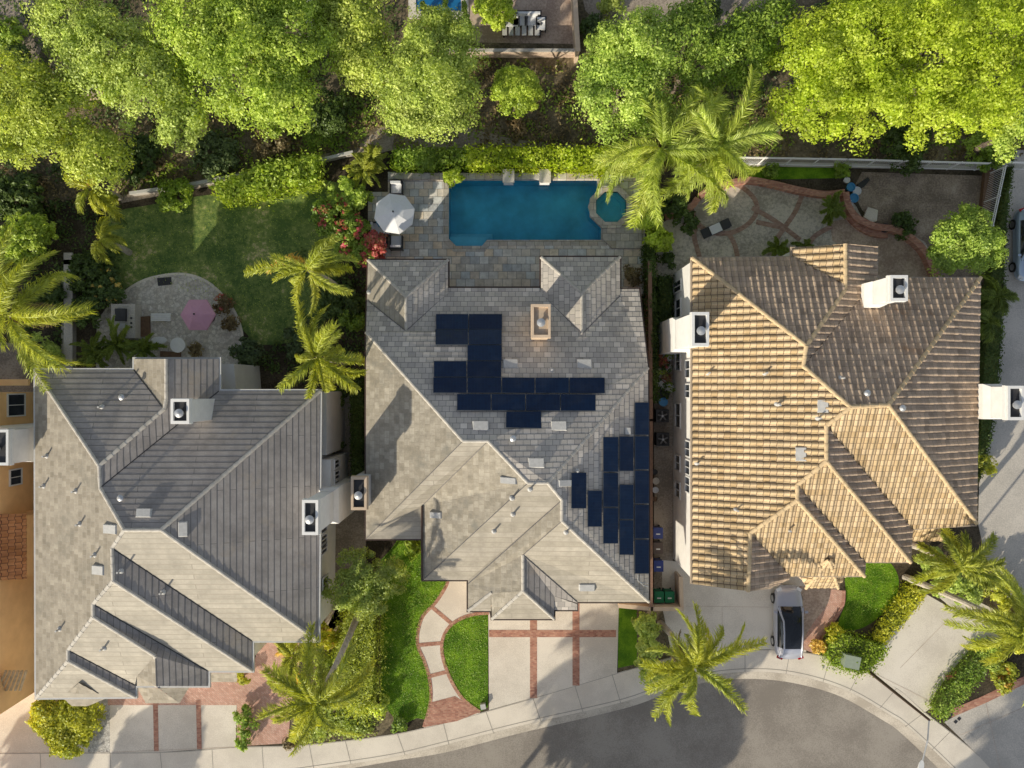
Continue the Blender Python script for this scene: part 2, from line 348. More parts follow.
M['tyre'] = mat_plain('tyre_rubber', (.02,.02,.02), .8); M['rim'] = mat_plain('alloy', (.5,.5,.5), .3, .8)
M['carglass'] = mat_glass_dark('car_glass', (.01,.012,.016), .03); M['lamp'] = mat_plain('lamp_lens', (.7,.7,.7), .1); M['redlens'] = mat_plain('red_lens', (.4,.01,.01), .2)
# foliage
LF = {
 'olive':  mat_leaf('leaf_olive', [(.17,.23,.025), (.43,.51,.07), (.72,.77,.18)]),
 'tree':   mat_leaf('leaf_tree', [(.14,.21,.012), (.40,.51,.04), (.70,.77,.13)]),
 'bright': mat_leaf('leaf_bright', [(.23,.32,.010), (.45,.55,.03), (.66,.73,.12)], .45),
 'mid':    mat_leaf('leaf_mid', [(.10,.17,.010), (.25,.36,.025), (.46,.55,.07)]),
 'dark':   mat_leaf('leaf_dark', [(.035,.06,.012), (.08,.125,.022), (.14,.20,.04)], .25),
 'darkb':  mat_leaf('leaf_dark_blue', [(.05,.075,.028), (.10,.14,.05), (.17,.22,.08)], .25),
 'yellow': mat_leaf('leaf_yellow', [(.26,.30,.008), (.50,.50,.02), (.72,.66,.05)], .4),
 'lemon':  mat_leaf('leaf_lemon', [(.20,.26,.03), (.40,.46,.07), (.60,.64,.16)], .4),
 'palm':   mat_leaf('leaf_palm', [(.20,.23,.015), (.42,.45,.04), (.66,.64,.12)], .4),
 'palmd':  mat_leaf('leaf_palm_dark', [(.09,.12,.012), (.20,.26,.03), (.36,.40,.07)], .35),
 'palmb':  mat_leaf('leaf_palm_bright', [(.22,.28,.015), (.42,.49,.05), (.72,.73,.20)], .4),
 'red':    mat_leaf('leaf_red', [(.20,.22,.04), (.52,.10,.10), (.74,.08,.18)], .3),
 'brown':  mat_leaf('leaf_brown', [(.10,.07,.03), (.22,.15,.07), (.32,.25,.12)], .2),
 'orange': mat_leaf('leaf_orange', [(.45,.27,.04), (.65,.42,.06), (.72,.52,.12)], .3),
}

# ------------------------------------------------------------------ foliage meshes
def quads_mesh(name, V):
    n = len(V)
    me = bpy.data.meshes.new(name); me.vertices.add(n*4); me.vertices.foreach_set('co', V.reshape(-1).astype(np.float32))
    me.loops.add(n*4); me.loops.foreach_set('vertex_index', np.arange(n*4, dtype=np.int32))
    me.polygons.add(n); me.polygons.foreach_set('loop_start', np.arange(0, n*4, 4, dtype=np.int32))
    me.update(calc_edges=True); return me
def leaves(C, Nrm, size, rng, asp=.55):
    """C centres, Nrm preferred normals -> (n,4,3) kite-shaped leaves"""
    n = len(C)
    Nn = Nrm + rng.normal(0, .55, (n, 3)); Nn /= np.linalg.norm(Nn, axis=1, keepdims=True) + 1e-9
    a = np.cross(Nn, rng.normal(0, 1, (n, 3))); a /= np.linalg.norm(a, axis=1, keepdims=True) + 1e-9
    b = np.cross(Nn, a); s = size * rng.uniform(.6, 1.4, (n, 1))
    return np.stack([C - a*s, C - b*s*asp, C + a*s, C + b*s*asp], 1) * 1.0
def crown_pts(lobes, dens, rng, sub=.55, per=45, low=-.35):
    Cs, Ns = [], []
    for (cx, cy, cz, rx, ry, rz) in lobes:
        area = 2*math.pi*((rx*ry+rx*rz+ry*rz)/3)
        k = max(5, int(area*dens))
        d = rng.normal(0, 1, (k, 3)); d /= np.linalg.norm(d, axis=1, keepdims=True)
        d[:, 2] = np.where(d[:, 2] < low, -d[:, 2], d[:, 2])
        rad = rng.uniform(.62, 1.02, (k, 1))
        c = np.array([cx, cy, cz]) + d*rad*np.array([rx, ry, rz])
        sr = sub*rng.uniform(.6, 1.35, k)
        o = rng.normal(0, 1, (k, per, 3)); o /= np.linalg.norm(o, axis=2, keepdims=True); o[:, :, 2] = np.abs(o[:, :, 2])*rng.choice([1, 1, 1, -1], (k, per))
        rr = rng.uniform(.5, 1.0, (k, per, 1))
        pts = c[:, None, :] + o*rr*sr[:, None, None]*np.array([1, 1, .7])
        nn = o*.8 + d[:, None, :]*.5 + np.array([0, 0, .35])
        Cs.append(pts.reshape(-1, 3)); Ns.append(nn.reshape(-1, 3))
    return np.concatenate(Cs), np.concatenate(Ns)
def crown_mesh(name, lobes, dens, leaf, seed, sub=.55, per=45):
    rng = np.random.default_rng(seed); C, Nn = crown_pts(lobes, dens, rng, sub, per)
    C[:, 2] = np.maximum(C[:, 2], .03)
    return quads_mesh(name, leaves(C, Nn, leaf, rng))
SEED = [10]
def tree(name, label, cat, lobes, mat, h, base=None, leaf=.085, dens=1.9, sub=.72, per=170, group=None, flat=.75, tr=.22):
    """lobes: (px, py, r_px) seen at height h (crown centre)"""
    SEED[0] += 1
    L3 = []
    for q in lobes:
        px, py, r = q[:3]; hz = h + (q[3] if len(q) > 3 else 0)
        p = P(px, py, hz); rm = r*(H-hz)/F; L3.append((p.x, p.y, hz, rm, rm, rm*flat))
    cx = sum(l[0] for l in L3)/len(L3); cy = sum(l[1] for l in L3)/len(L3)
    b = base or (cx, cy)
    t = thing(name, label, cat, (b[0], b[1], 0), group)
    me = crown_mesh('crown', L3, dens, leaf, SEED[0], sub, per); link('crown', me, LF[mat], t)
    mb = MB(); top = Vector((cx, cy, h*.95)); fork = Vector((b[0]*.7+cx*.3, b[1]*.7+cy*.3, h*.45))
    mb.tube([(b[0], b[1], -.1), ((b[0]+fork.x)/2+.1, (b[1]+fork.y)/2, h*.22), fork], [tr*1.3, tr, tr*.8], 9)
    rr = random.Random(SEED[0])
    for l in L3:
        for k in range(2):
            e = Vector((l[0]+rr.uniform(-.5, .5)*l[3], l[1]+rr.uniform(-.5, .5)*l[4], l[2]+rr.uniform(.1, .5)*l[5]))
            mid = (fork+e)/2 + Vector((rr.uniform(-.3, .3), rr.uniform(-.3, .3), .3)); mb.tube([fork, mid, e], [tr*.6, tr*.35, tr*.1], 6)
    mb.build('trunk', M['bark'], t); return t
def bush(label, px, py, r, h, mat, name='shrub', cat='shrub', leaf=.10, ry=None, dens=5.0, sub=.28, per=40, group=None, lobes=None, extra=None):
    SEED[0] += 1; rr = random.Random(SEED[0])
    zc = h*.5; L3 = []
    for q in (lobes or [(px, py, r)]):
        c = P(q[0], q[1], zc); rm = q[2]*(H-zc)/F; rmy = (ry or q[2])*(H-zc)/F if not lobes else rm
        L3.append((c.x, c.y, zc*.95, rm*.88, rmy*.88, zc))
        for k in range(3 if rm > .8 else 1):
            a = rr.uniform(0, 6.28); L3.append((c.x+math.cos(a)*rm*.5, c.y+math.sin(a)*rmy*.5, zc*rr.uniform(.7, 1.1), rm*.5, rmy*.5, zc*.9))
    c = P(px, py, 0); me = crown_mesh('foliage', L3, dens, leaf, SEED[0], sub, per)
    t = thing(name, label, cat, (c.x, c.y, 0), group); link('foliage', me, LF[mat], t)
    mb = MB()
    for l in L3[:3]:
        for k in range(3):
            e = (l[0]+rr.uniform(-.6, .6)*l[3], l[1]+rr.uniform(-.6, .6)*l[4], l[2]+l[5]*.4); mb.tube([(l[0]+rr.uniform(-.1, .1), l[1], -.03), ((l[0]+e[0])/2, (l[1]+e[1])/2+.05, e[2]*.6), e], [.04, .03, .01], 5)
    mb.build('stem', M['bark'], t)
    if extra:
        rng = np.random.default_rng(SEED[0]+999); C, Nn = crown_pts(L3, dens*extra[1], rng, sub*.6, 14); C[:, 2] = np.maximum(C[:, 2], .05)+.05
        link('flowers', quads_mesh('flowers', leaves(C, Nn, leaf*.8, rng, .9)), LF[extra[0]], t)
    return t
def inpoly(X, Y, poly):
    ins = np.zeros(len(X), bool); n = len(poly)
    for i in range(n):
        x1, y1 = poly[i][0], poly[i][1]; x2, y2 = poly[(i+1) % n][0], poly[(i+1) % n][1]
        if abs(y2-y1) < 1e-9: continue
        ins ^= ((y1 > Y) != (y2 > Y)) & (X < (x2-x1)*(Y-y1)/(y2-y1)+x1)
    return ins
def sample_poly(poly, n, rng):
    xs = [p[0] for p in poly]; ys = [p[1] for p in poly]; out = []
    tot = 0
    while tot < n:
        X = rng.uniform(min(xs), max(xs), n); Y = rng.uniform(min(ys), max(ys), n); k = inpoly(X, Y, poly)
        out.append(np.stack([X[k], Y[k]], 1)); tot += k.sum()
        if k.sum() == 0: break
    return np.concatenate(out)[:n]
def parea(poly):
    n = len(poly); return abs(sum(poly[i][0]*poly[(i+1) % n][1]-poly[(i+1) % n][0]*poly[i][1] for i in range(n)))/2
def hedge(label, pts, h, mat, name='hedge', cat='hedge', leaf=.075, dens=230, bump=.18, group=None):
    SEED[0] += 1; rng = np.random.default_rng(SEED[0])
    poly = [P(a, b, h*.6) for a, b in pts]; n = int(parea(poly)*dens)+200
    XY = sample_poly(poly, n, rng)
    Z = h*(.86+.1*np.sin(XY[:, 0]*3.1+SEED[0])*np.sin(XY[:, 1]*2.7)) + rng.normal(0, bump*.5, n)
    C = np.concatenate([XY, Z[:, None]], 1); Nn = np.tile([0, 0, 1.0], (n, 1)) + rng.normal(0, .3, (n, 3))
    m = len(poly); S, SN = [], []
    for i in range(m):
        a, b = poly[i], poly[(i+1) % m]; ln = (b-a).length; k = int(ln*h*dens*.8)+10; t = rng.uniform(0, 1, (k, 1))
        A = np.array([[a.x, a.y]]); B = np.array([[b.x, b.y]]); q = A+(B-A)*t + rng.normal(0, bump*.5, (k, 2))
        S.append(np.concatenate([q, rng.uniform(.03, h*.95, (k, 1))], 1)); d = (b-a).normalized(); SN.append(np.tile([d.y, -d.x, .4], (k, 1)))
    V = leaves(np.concatenate([C]+S), np.concatenate([Nn]+SN), leaf, rng)
    V[:, :, 2] = np.maximum(V[:, :, 2], .02)
    cx = sum(p.x for p in poly)/m; cy = sum(p.y for p in poly)/m
    t = thing(name, label, cat, (cx, cy, 0), group); link('foliage', quads_mesh('foliage', V), LF[mat], t)
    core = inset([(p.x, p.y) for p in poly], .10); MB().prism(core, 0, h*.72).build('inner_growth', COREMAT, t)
    return t
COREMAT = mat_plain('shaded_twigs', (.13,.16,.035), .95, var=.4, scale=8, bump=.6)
def cover(name, label, cat, pts, h, mat, dens=40, leaf=.10, zb0=0, clump=.5):
    SEED[0] += 1; rng = np.random.default_rng(SEED[0])
    poly = PP(pts, 0.2); k = int(parea(poly)*dens/14)
    XY = sample_poly(poly, k, rng); hh = h*rng.uniform(.3, 1.2, k)
    per = 16; o = rng.normal(0, 1, (k, per, 3)); o /= np.linalg.norm(o, axis=2, keepdims=True); o[:, :, 2] = np.abs(o[:, :, 2])
    c = np.concatenate([XY, np.zeros((k, 1))], 1)
    pts3 = c[:, None, :] + o*np.stack([np.full(k, clump), np.full(k, clump), hh], 1)[:, None, :]*rng.uniform(.5, 1, (k, per, 1))
    V = leaves(pts3.reshape(-1, 3), (o+np.array([0, 0, .6])).reshape(-1, 3), leaf, rng); V[:, :, 2] = np.maximum(V[:, :, 2], .03)
    return tag(link(name, quads_mesh(name, V), LF[mat]), label, cat, kind='stuff')

FR = {}
def frond_mesh(mat, var, length, wid):
    key = (mat, var, round(length, 1), round(wid, 2))
    if key in FR: return FR[key]
    rng = np.random.default_rng(var*17+int(length*10))
    nL = 64; V = []
    droop = rng.uniform(.25, .75); tw = rng.uniform(-.75, .75)
    def pos(t): return np.array([length*t*(1-.18*t*t), tw*length*t*t*.6, -droop*length*t**2.2])
    for i in range(nL):
        t = .10+.90*i/nL; p = pos(t); d = pos(min(1, t+.02))-pos(t-.02); d /= np.linalg.norm(d)
        w = wid*(.35+.65*math.sin(math.pi*min(1, t*.85+.12))**.7)
        for s in (-1, 1):
            for rep in range(3):
                if rng.uniform() < .12: continue
                sw = rng.uniform(.5, 1.9); up = rng.uniform(-.5, .8)
                dr = d*sw + np.array([0, s, 0])*1.0 + np.array([0, 0, up]); dr /= np.linalg.norm(dr)
                ln = w*rng.uniform(.65, 1.25); m = p+dr*ln*.5; e = p+dr*ln*.9+np.array([0, 0, -ln*rng.uniform(.2, .65)])
                ax = np.cross(dr, rng.normal(0, 1, 3)); ax /= np.linalg.norm(ax); hw = ax*.017
                V.append([p-hw, p+hw, m+hw*1.2, m-hw*1.2]); V.append([m-hw*1.2, m+hw*1.2, e+hw*.3, e-hw*.3])
    for i in range(10):
        a, b = pos(i/10), pos((i+1)/10); w = .035*(1-i/11); V.append([a+[0, -w, .02], b+[0, -w*.9, .02], b+[0, w*.9, .02], a+[0, w, .02]])
    me = quads_mesh('frond', np.array(V)); me.materials.append(LF[mat]); FR[key] = me; return me
def palm(label, px, py, h, length, mat, nf=22, base=None, wid=.52, seed=0, name='palm_tree', group=None, cat='palm tree', trunk=.16, elo=-35, ehi=62):
    rr = random.Random(seed+77); top = P(px, py, h)
    b = base or (top.x+rr.uniform(-.3, .3), top.y+rr.uniform(-.3, .3))
    t = thing(name, label, cat, (b[0], b[1], 0), group)
    mb = MB(); pts, rad = [], []
    n = 12
    for i in range(n+1):
        u = i/n; bend = math.sin(u*math.pi)*.15
        pts.append((b[0]+(top.x-b[0])*u+bend, b[1]+(top.y-b[1])*u, -.05+h*u)); rad.append(trunk*(1.35-.5*u+(.05 if i % 2 else 0)))
    mb.tube(pts, rad, 9); mb.build('trunk', M['palmbark'], t)
    for k in range(nf):
        az = k*2.39996+rr.uniform(-.55, .55); u = (k+.5)/nf
        el = R(elo+(ehi-elo)*u+rr.uniform(-18, 18))
        m2 = 'orange' if (k == 1 and mat != 'palmd' and seed % 3 == 0) else mat
        me = frond_mesh(m2, k % 6, length*(1.0 if u < .7 else .85), wid)
        o = bpy.data.objects.new('frond', me); col.objects.link(o); o.parent = t
        o.location = top-wloc(t)+Vector((0, 0, .1*u)); o.rotation_euler = (rr.uniform(-.7, .7), -el, az); s = rr.uniform(.66, 1.18); o.scale = (s, s, s)
    for k in range(3 if name == 'palm_tree' else 0):
        o = bpy.data.objects.new('frond', frond_mesh('brown', k, length*.8, wid*.7)); col.objects.link(o); o.parent = t
        o.location = top-wloc(t)-Vector((0, 0, .15)); o.rotation_euler = (rr.uniform(-.5, .5), R(rr.uniform(38, 62)), rr.uniform(0, 6.28)); o.scale = (.8, .8, .8); o['label'] = 'dry brown hanging frond'
    return t

# ------------------------------------------------------------------ ground surfaces
def struct(name, mb, mat, **k): return tag(mb.build(name, mat), kind='structure')
Tn = [(-300,760),(-100,755),(0,753),(160,752),(235,747),(300,745),(381,736),(431,726),(512,704),(617,673),(670,657),(719,651),(768,649),(820,655),(865,669),(900,690),(925,712),(975,752),(1010,790),(1080,900),(1110,1100)]
Cn = [(-300,790),(-100,790),(0,789),(160,786),(235,779),(300,770),(388,757),(440,745),(519,725),(623,701),(672,683),(719,673),(766,671),(808,677),(850,691),(890,714),(909,727),(955,770),(988,806),(1054,915),(1084,1110)]
Gn = [(-300,800),(-100,799),(0,798),(160,795),(235,788),(300,778),(392,762),(446,753),(524,733),(627,700.5+8),(675,691),(719,681),(765,680),(805,686),(843,698),(882,720),(902,734),(947,777),(978,812),(1043,920),(1072,1115)]
Ts, Cs_, Gs = smooth(Tn), smooth(Cn), smooth(Gn)
def strip(mb, A, za, B, zb_, m=0):
    a = PP(A, 0); b = PP(B, 0); n = len(a)
    mb.add([(p.x, p.y, za) for p in a]+[(p.x, p.y, zb_) for p in b], [(i, n+i, n+i+1, i+1) for i in range(n-1)], m)
pool_px = [(449,180),(597,180),(597,194),(590,200),(588,207),(590,215),(597,222),(601,226),(601,240),(487,240),(482,246),(456,246),(449,239)]
pool = [(p.x, p.y) for p in PP(pool_px)]
spa_c = P(611, 207, .35)
spa = [(spa_c.x+1.08*math.cos(R(22.5+45*k)), spa_c.y+1.08*math.sin(R(22.5+45*k))) for k in range(8)]
mb = MB(); mb.prism([(-400,-400),(400,-400),(400,400),(-400,400)], 0, 0, holes=[[(-4.4,8.9),(6.2,8.9),(6.2,13.8),(-4.4,13.8)]])
mb.v = [(x, y, -.125) for x, y, z in mb.v]; struct('ground', mb, M['soil'])
mb = MB(); yp = [(p.x, p.y) for p in PP(Ts)]; yp = [(-60, yp[0][1])]+yp+[(75, -45), (75, 60), (-60, 60)]
mb.prism(yp, 0, 0, holes=[[(-4.35,9.0),(6.1,9.0),(6.1,13.7),(-4.35,13.7)]]); struct('yard_ground', mb, M['yard'])
mb = MB(); g = PP(Gs); rd = [(p.x, p.y) for p in g]+[(30, -55), (-60, -55)]; mb.prism(rd, 0, 0)
mb.v = [(x, y, -.118) for x, y, z in mb.v]; struct('street', mb, M['asphalt'])
mb = MB(); strip(mb, Cs_, .004, Gs, -.10); strip(mb, [(x, y+1.2) for x, y in Cs_], .006, Cs_, .004); struct('kerb', mb, M['kerb'])
mb = MB(); strip(mb, Ts, .006, [(x, y+1.0) for x, y in Cs_], .006); struct('pavement', mb, M['conc2'])
def band0(mb, pts, w, z):
    q = PP(pts); n = len(q); vs = []
    for i in range(n):
        d = (q[min(i+1, n-1)]-q[max(i-1, 0)]).normalized(); o = Vector((-d.y, d.x, 0))*w/2; vs += [(q[i].x-o.x, q[i].y-o.y, z), (q[i].x+o.x, q[i].y+o.y, z)]
    mb.add(vs, [(2*i, 2*i+2, 2*i+3, 2*i+1) for i in range(n-1)])
# joints in the pavement
mb = MB(); band0(mb, [(x, y-2.2) for x, y in Cs_], .05, .010); band0(mb, [(x, y+.6) for x, y in Ts], .03, .010)
for px0, py0, px1, py1 in [(40,753,42,790),(110,753,112,790),(160,752,164,788),(212,750,214,786),(262,746,264,778),(309,744,314,770),(345,740,351,764),(397,733,405,755),(443,722,449,745),(486,712,494,734),(533,698,541,722),(575,686,583,712),(612,674,621,704),(745,650,745,672),(790,651,786,674),(830,658,823,682),(862,668,850,691),(897,688,880,708),(925,712,905,727),(950,732,932,750)]:
    a, b = P(px0, py0, .012), P(px1, py1, .012); d = (b-a).normalized(); q = Vector((-d.y, d.x, 0))*.018
    mb.add([a-q, b-q, b+q, a+q], [(0,1,2,3)])

M['jointc'] = mat_plain('joint_dirt', (.36,.32,.27), .9)
struct('pavement_joints', mb, M['jointc'])
def patch(name, pts, z, mat, holes=(), thick=0):
    mb = MB(); mb.prism([(p.x, p.y) for p in PP(pts)], z-thick, z, holes=holes); return struct(name, mb, mat)
def band(mb, pts, w, z, m=0, closed=False):
    """a flat strip w metres wide along a pixel polyline"""
    q = [P(a, b, 0) for a, b in pts]; n = len(q); vs = []
    for i in range(n):
        if closed: d = q[(i+1) % n]-q[i-1]
        else: d = q[min(i+1, n-1)]-q[max(i-1, 0)]
        d.normalize(); o = Vector((-d.y, d.x, 0))*w/2; vs += [(q[i].x-o.x, q[i].y-o.y, z), (q[i].x+o.x, q[i].y+o.y, z)]
    fs = [(2*i, 2*i+2, 2*i+3, 2*i+1) for i in range(n-1)]
    if closed: fs.append((2*n-2, 0, 1, 2*n-1))
    mb.add(vs, fs, m)
# bank behind the gardens
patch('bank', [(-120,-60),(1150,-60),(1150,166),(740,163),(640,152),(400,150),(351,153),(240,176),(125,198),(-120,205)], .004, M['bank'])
patch('bank_path', smooth([(352,152),(395,118),(420,112),(470,128),(520,140),(600,146),(640,150),(600,156),(500,152),(440,152),(395,150),(370,156)], 4, True), .008, M['path'])
patch('dirt_track', [(118,196),(240,172),(352,148),(354,154),(243,180),(122,203)], .012, M['path'])
patch('upper_paving', [(575,-40),(800,-40),(770,22),(720,34),(690,22),(650,34),(600,26),(585,10)], .012, M['path'])
patch('upper_patio', [(452,2),(575,-20),(575,44),(440,42)], .012, M['cpatio2'])
patch('corner_patio', [(-60,-60),(45,-60),(50,30),(30,75),(0,60),(-60,60)], .012, M['path'])
# left back garden
patch('back_lawn', smooth([(112,215),(150,205),(200,196),(250,190),(300,180),(345,190),(340,260),(320,330),(260,345),(243,330),(200,300),(150,280),(115,290),(108,250)], 4, True), .010, M['lawnd'])
patch('back_patio', smooth([(97,320),(112,303),(138,283),(165,275),(190,275),(212,285),(232,307),(242,332),(243,348),(242,362)], 4)+[(236,372),(96,372)], .016, M['flag'])
mb = MB(); band(mb, smooth([(97,325),(112,303),(138,283),(165,275),(190,275),(212,285),(232,307),(242,332),(243,362)], 4), .16, .022); struct('patio_edging', mb, M['conc'])
patch('side_path', [(62,270),(75,270),(76,372),(61,372)], .016, M['concg'])
patch('neighbour_path', [(-30,340),(36,345),(36,420),(-30,420)], .016, M['path'])
# gap between left and middle houses
patch('side_yard', [(325,395),(366,395),(366,590),(325,640)], .006, M['path'])
patch('side_passage', [(654,262),(673,262),(673,606),(654,606)], .006, M['path'])
# right garden
patch('garden_patio', [(656,250),(660,225),(690,203),(715,190),(765,182),(800,192),(845,194),(856,206),(862,218),(880,228),(905,230),(925,242),(935,262),(940,282),(935,290),(690,290),(660,290)], .010, M['cpatio'])
patch('garden_terrace', [(830,222),(858,216),(880,230),(905,232),(922,242),(934,262),(938,290),(870,290),(855,258),(832,240)], .014, M['cpatio2'])
mb = MB()
M['bandp'] = mat_brick('worn_brick_band', [(.34,.20,.15), (.44,.28,.22), (.50,.34,.27)], .2, .1, .006, (.3,.25,.2))
for pts in ([(708,180),(735,184),(752,196),(757,210),(748,224),(730,233),(710,232),(697,222),(690,205)], [(728,232),(735,246),(738,262)], [(752,208),(775,221),(800,240)], [(802,195),(795,212),(784,228),(776,240)], [(756,222),(790,227),(812,238)][:1]+[(784,228)], [(690,258),(700,262),(694,236),(698,224)], [(832,226),(815,236),(808,246)]):
    BZ = globals().get('BZ', .019)+.0012; band(mb, smooth(pts, 5), .32, BZ)
struct('brick_bands', mb, M['bandp'])
patch('dry_bed', [(862,172),(990,176),(990,285),(940,285),(930,256),(905,232),(880,226),(862,210),(852,190)], .008, M['dirt'])
patch('grass_strip', [(740,167),(845,167),(845,178),(742,180)], .012, M['lawn'])
# right side drive
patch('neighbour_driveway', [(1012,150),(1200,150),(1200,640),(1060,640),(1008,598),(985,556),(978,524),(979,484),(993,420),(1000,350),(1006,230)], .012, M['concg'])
# front: middle house
patch('middle_driveway', [(488,560),(620,560),(617,673),(575,686),(512,703.5),(489,710)], .012, M['conc'])
mb = MB()
for x in (533.5, 576): band(mb, [(x, 596), (x, 698 if x < 550 else 685.5)], .47, .018)
band(mb, [(489,633.5),(616,633.5)], .47, .022)
struct('driveway_bands', mb, M['brick'])
wl = smooth([(449,575),(446,586),(436,602),(423,616),(418,632),(418,646),(424,660),(429,676),(431,692),(430,705),(424,727)], 5)
wr = smooth([(489,613),(476,614),(462,618),(450,626),(443,638),(442,652),(446,668),(453,684),(464,700),(480,712)], 5)
patch('walkway', wl[:-4]+[(424,727.5),(452,722),(480,713)]+list(reversed(wr))+[(489,575)], .010, M['conc2'])
patch('walkway_foot', [(432,702),(455,696),(480,712),(457,721),(425,727)], .016, M['brick'])
mb = MB(); band(mb, wl, .22, .024); band(mb, wr, .22, .028)
for a, b in (((432,607),(451,623)), ((419,645),(442,643)), ((430,676),(446,672))): band(mb, [a, b], .26, .020)
struct('walkway_edging', mb, M['brick'])
lawnL = [(381,560),(392,548),(404,530),(450,530)]+wl[:-2]+[(417,718),(406,723),(394,718),(384,706),(381,690)]
patch('front_lawn', lawnL, .006, M['lawn'])
patch('round_lawn', wr+[(488,707),(488,614)], .006, M['lawn'])
patch('side_lawn', [(618,606),(637,606),(637,664),(618,668)], .008, M['lawn'])
patch('planting_bed', [(637,606),(662,606),(680,654),(637,668),(618,672),(618,664)], .006, M['bank'])
patch('planting_bed', [(345,590),(381,590),(381,700),(396,720),(381,735),(300,744),(290,740),(292,700)], .006, M['bank'])
# front: left house
patch('left_driveway', [(110,690),(237,690),(236,747),(160,752),(110,752.5)], .012, M['conc'])
mb = MB(); band(mb, [(155.5,700),(156.5,751)], .32, .022); band(mb, [(198.5,700),(199.5,749)], .32, .022); struct('left_driveway_bands', mb, M['brick'])
patch('left_courtyard', [(108,660),(255,660),(268,600),(312,600),(292,700),(288,743),(257,745),(237,746),(237,705),(108,705)], .018, M['pink'])
patch('gravel_strip', [(92,690),(112,690),(112,753),(88,753)], .010, M['gravel'])
patch('outer_driveway', [(-120,672),(38,672),(40,690),(92,690),(88,753),(0,753),(-120,755)], .014, M['conc'])
# front: right house
patch('right_driveway', [(662,560),(812,575),(806,652),(768,649),(719,651),(672,656),(662,606)], .012, M['conc'])
patch('entry_court', [(799,586),(838,586),(832,606),(820,622),(808,634),(806,640),(799,640)], .018, M['cpatio2'])
mb = MB(); band(mb, smooth([(838,590),(836,603),(829,615),(820,626),(812,640),(808,651)], 5), 1.0, .024); struct('entry_walk', mb, M['pink'])
mb = MB(); band(mb, smooth([(843,590),(842,604),(835,617),(826,629),(818,642)], 5), .22, .13); struct('entry_walk_edging', mb, M['brick'])
patch('right_lawn', smooth([(846,574),(866,560),(886,560),(898,576),(896,598),(880,616),(862,628),(845,630),(838,624),(846,600)], 4, True), .010, M['lawn'])
patch('parking_pad', [(926,594),(1003,638),(985,650),(934,706),(925,712),(900,690),(866,670),(883,643),(905,615)], .012, M['conc'])
patch('parking_pad_upper', [(935,594),(975,600),(1000,612),(995,632),(960,615)], .016, M['conc'])
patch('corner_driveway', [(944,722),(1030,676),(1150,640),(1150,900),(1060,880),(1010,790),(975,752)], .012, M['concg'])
mb = MB(); band(mb, [(950,714),(985,699),(1020,682),(1060,665)], .5, .018); struct('corner_brick_edge', mb, M['brick'])

# lines scored in the concrete
mb = MB()
for pts in ([(866,669),(908,690),(935,704)], [(900,668),(947,620)], [(686,606),(769,607)], [(722,607),(722,650)], [(719,650.5),(769,650)], [(960,735),(1040,700)], [(985,700),(1000,768)], [(112,752),(236,747)], [(0,753),(110,752)]):
    band(mb, pts, .018, .024)
struct('scored_joints', mb, M['cpatio2'])

# ------------------------------------------------------------------ pool terrace
deck = [(388,172),(640,172),(645,178),(645,296),(368,296),(368,192),(388,192)]
mb = MB(); mb.prism([(p.x, p.y) for p in PP(deck)], .008, .014, holes=[pool, spa]); struct('pool_terrace', mb, M['slate'])
t = thing('swimming_pool', 'long blue swimming pool with stone rim and corner steps', 'pool', (2.3, 10.5, 0))
mb = MB(); n = len(pool); outer = inset(pool, -.38)
mb.prism(outer, .0141, .05, holes=[pool]); mb.build('coping', M['slate2'], t)
mb = MB(); mb.prism(pool, -1.5, -1.5)
mb.add([(x, y, -1.5) for x, y in pool]+[(x, y, .014) for x, y in pool], [(i, (i+1) % n, n+(i+1) % n, n+i) for i in range(n)]); mb.build('basin', M['plaster'], t)
for k, (dx, zz) in enumerate(((0, -.35), (3, -.7), (6, -1.05))):
    st = [(449.5,231+0*dx),(487+dx,231-dx),(487+dx,239.6),(482,245.6),(456,245.6),(449.5,238.6)]
    if k == 0: st = [(449.5,236),(486,236),(486,240),(481.5,245.6),(456,245.6),(449.5,238.6)]
    else: st = [(449.5,236-dx*.9),(486+dx,236-dx*.9),(486+dx,239.7),(481.5,245.6),(456,245.6),(449.5,238.6)]
    mb = MB(); mb.prism([(p.x, p.y) for p in PP(st)], -1.49, zz); mb.build('step', M['plaster2'], t)
mb = MB(); mb.prism(inset(pool, .002), -.12, -.12); mb.build('water', M['water'], t)
t = thing('spa', 'octagonal raised stone spa at the right end of the pool', 'spa', (spa_c.x, spa_c.y, 0))
so = [(spa_c.x+1.5*math.cos(R(22.5+45*k)), spa_c.y+1.5*math.sin(R(22.5+45*k))) for k in range(8)]
MB().prism(so, .0, .42, holes=[spa]).build('rim', M['slate2'], t)
inn = [(spa_c.x+(x-spa_c.x)*.68, spa_c.y+(y-spa_c.y)*.68) for x, y in spa]
mb = MB(); mb.prism(spa, .16, .16, holes=[inn]); mb.prism(inn, .03, .03); n = 8
for poly, z0, z1 in ((spa, .16, .415), (inn, .03, .16)): mb.add([(x, y, z0) for x, y in poly]+[(x, y, z1) for x, y in poly], [(i, (i+1) % n, n+(i+1) % n, n+i) for i in range(n)])
mb.build('basin', M['plaster'], t)
MB().prism(inset(spa, .002), .33, .33).build('water', M['water'], t)
# raised spa deck to the right
mb = MB(); dk = [(p.x, p.y) for p in PP([(604,226),(612,228),(628,222),(633,207),(640,190),(642,248),(612,248),(602,238)], .2)]
tag(mb.prism(dk, 0, .2).build('raised_deck', M['slate2']), 'low raised stone deck wrapping the spa corner', 'deck')
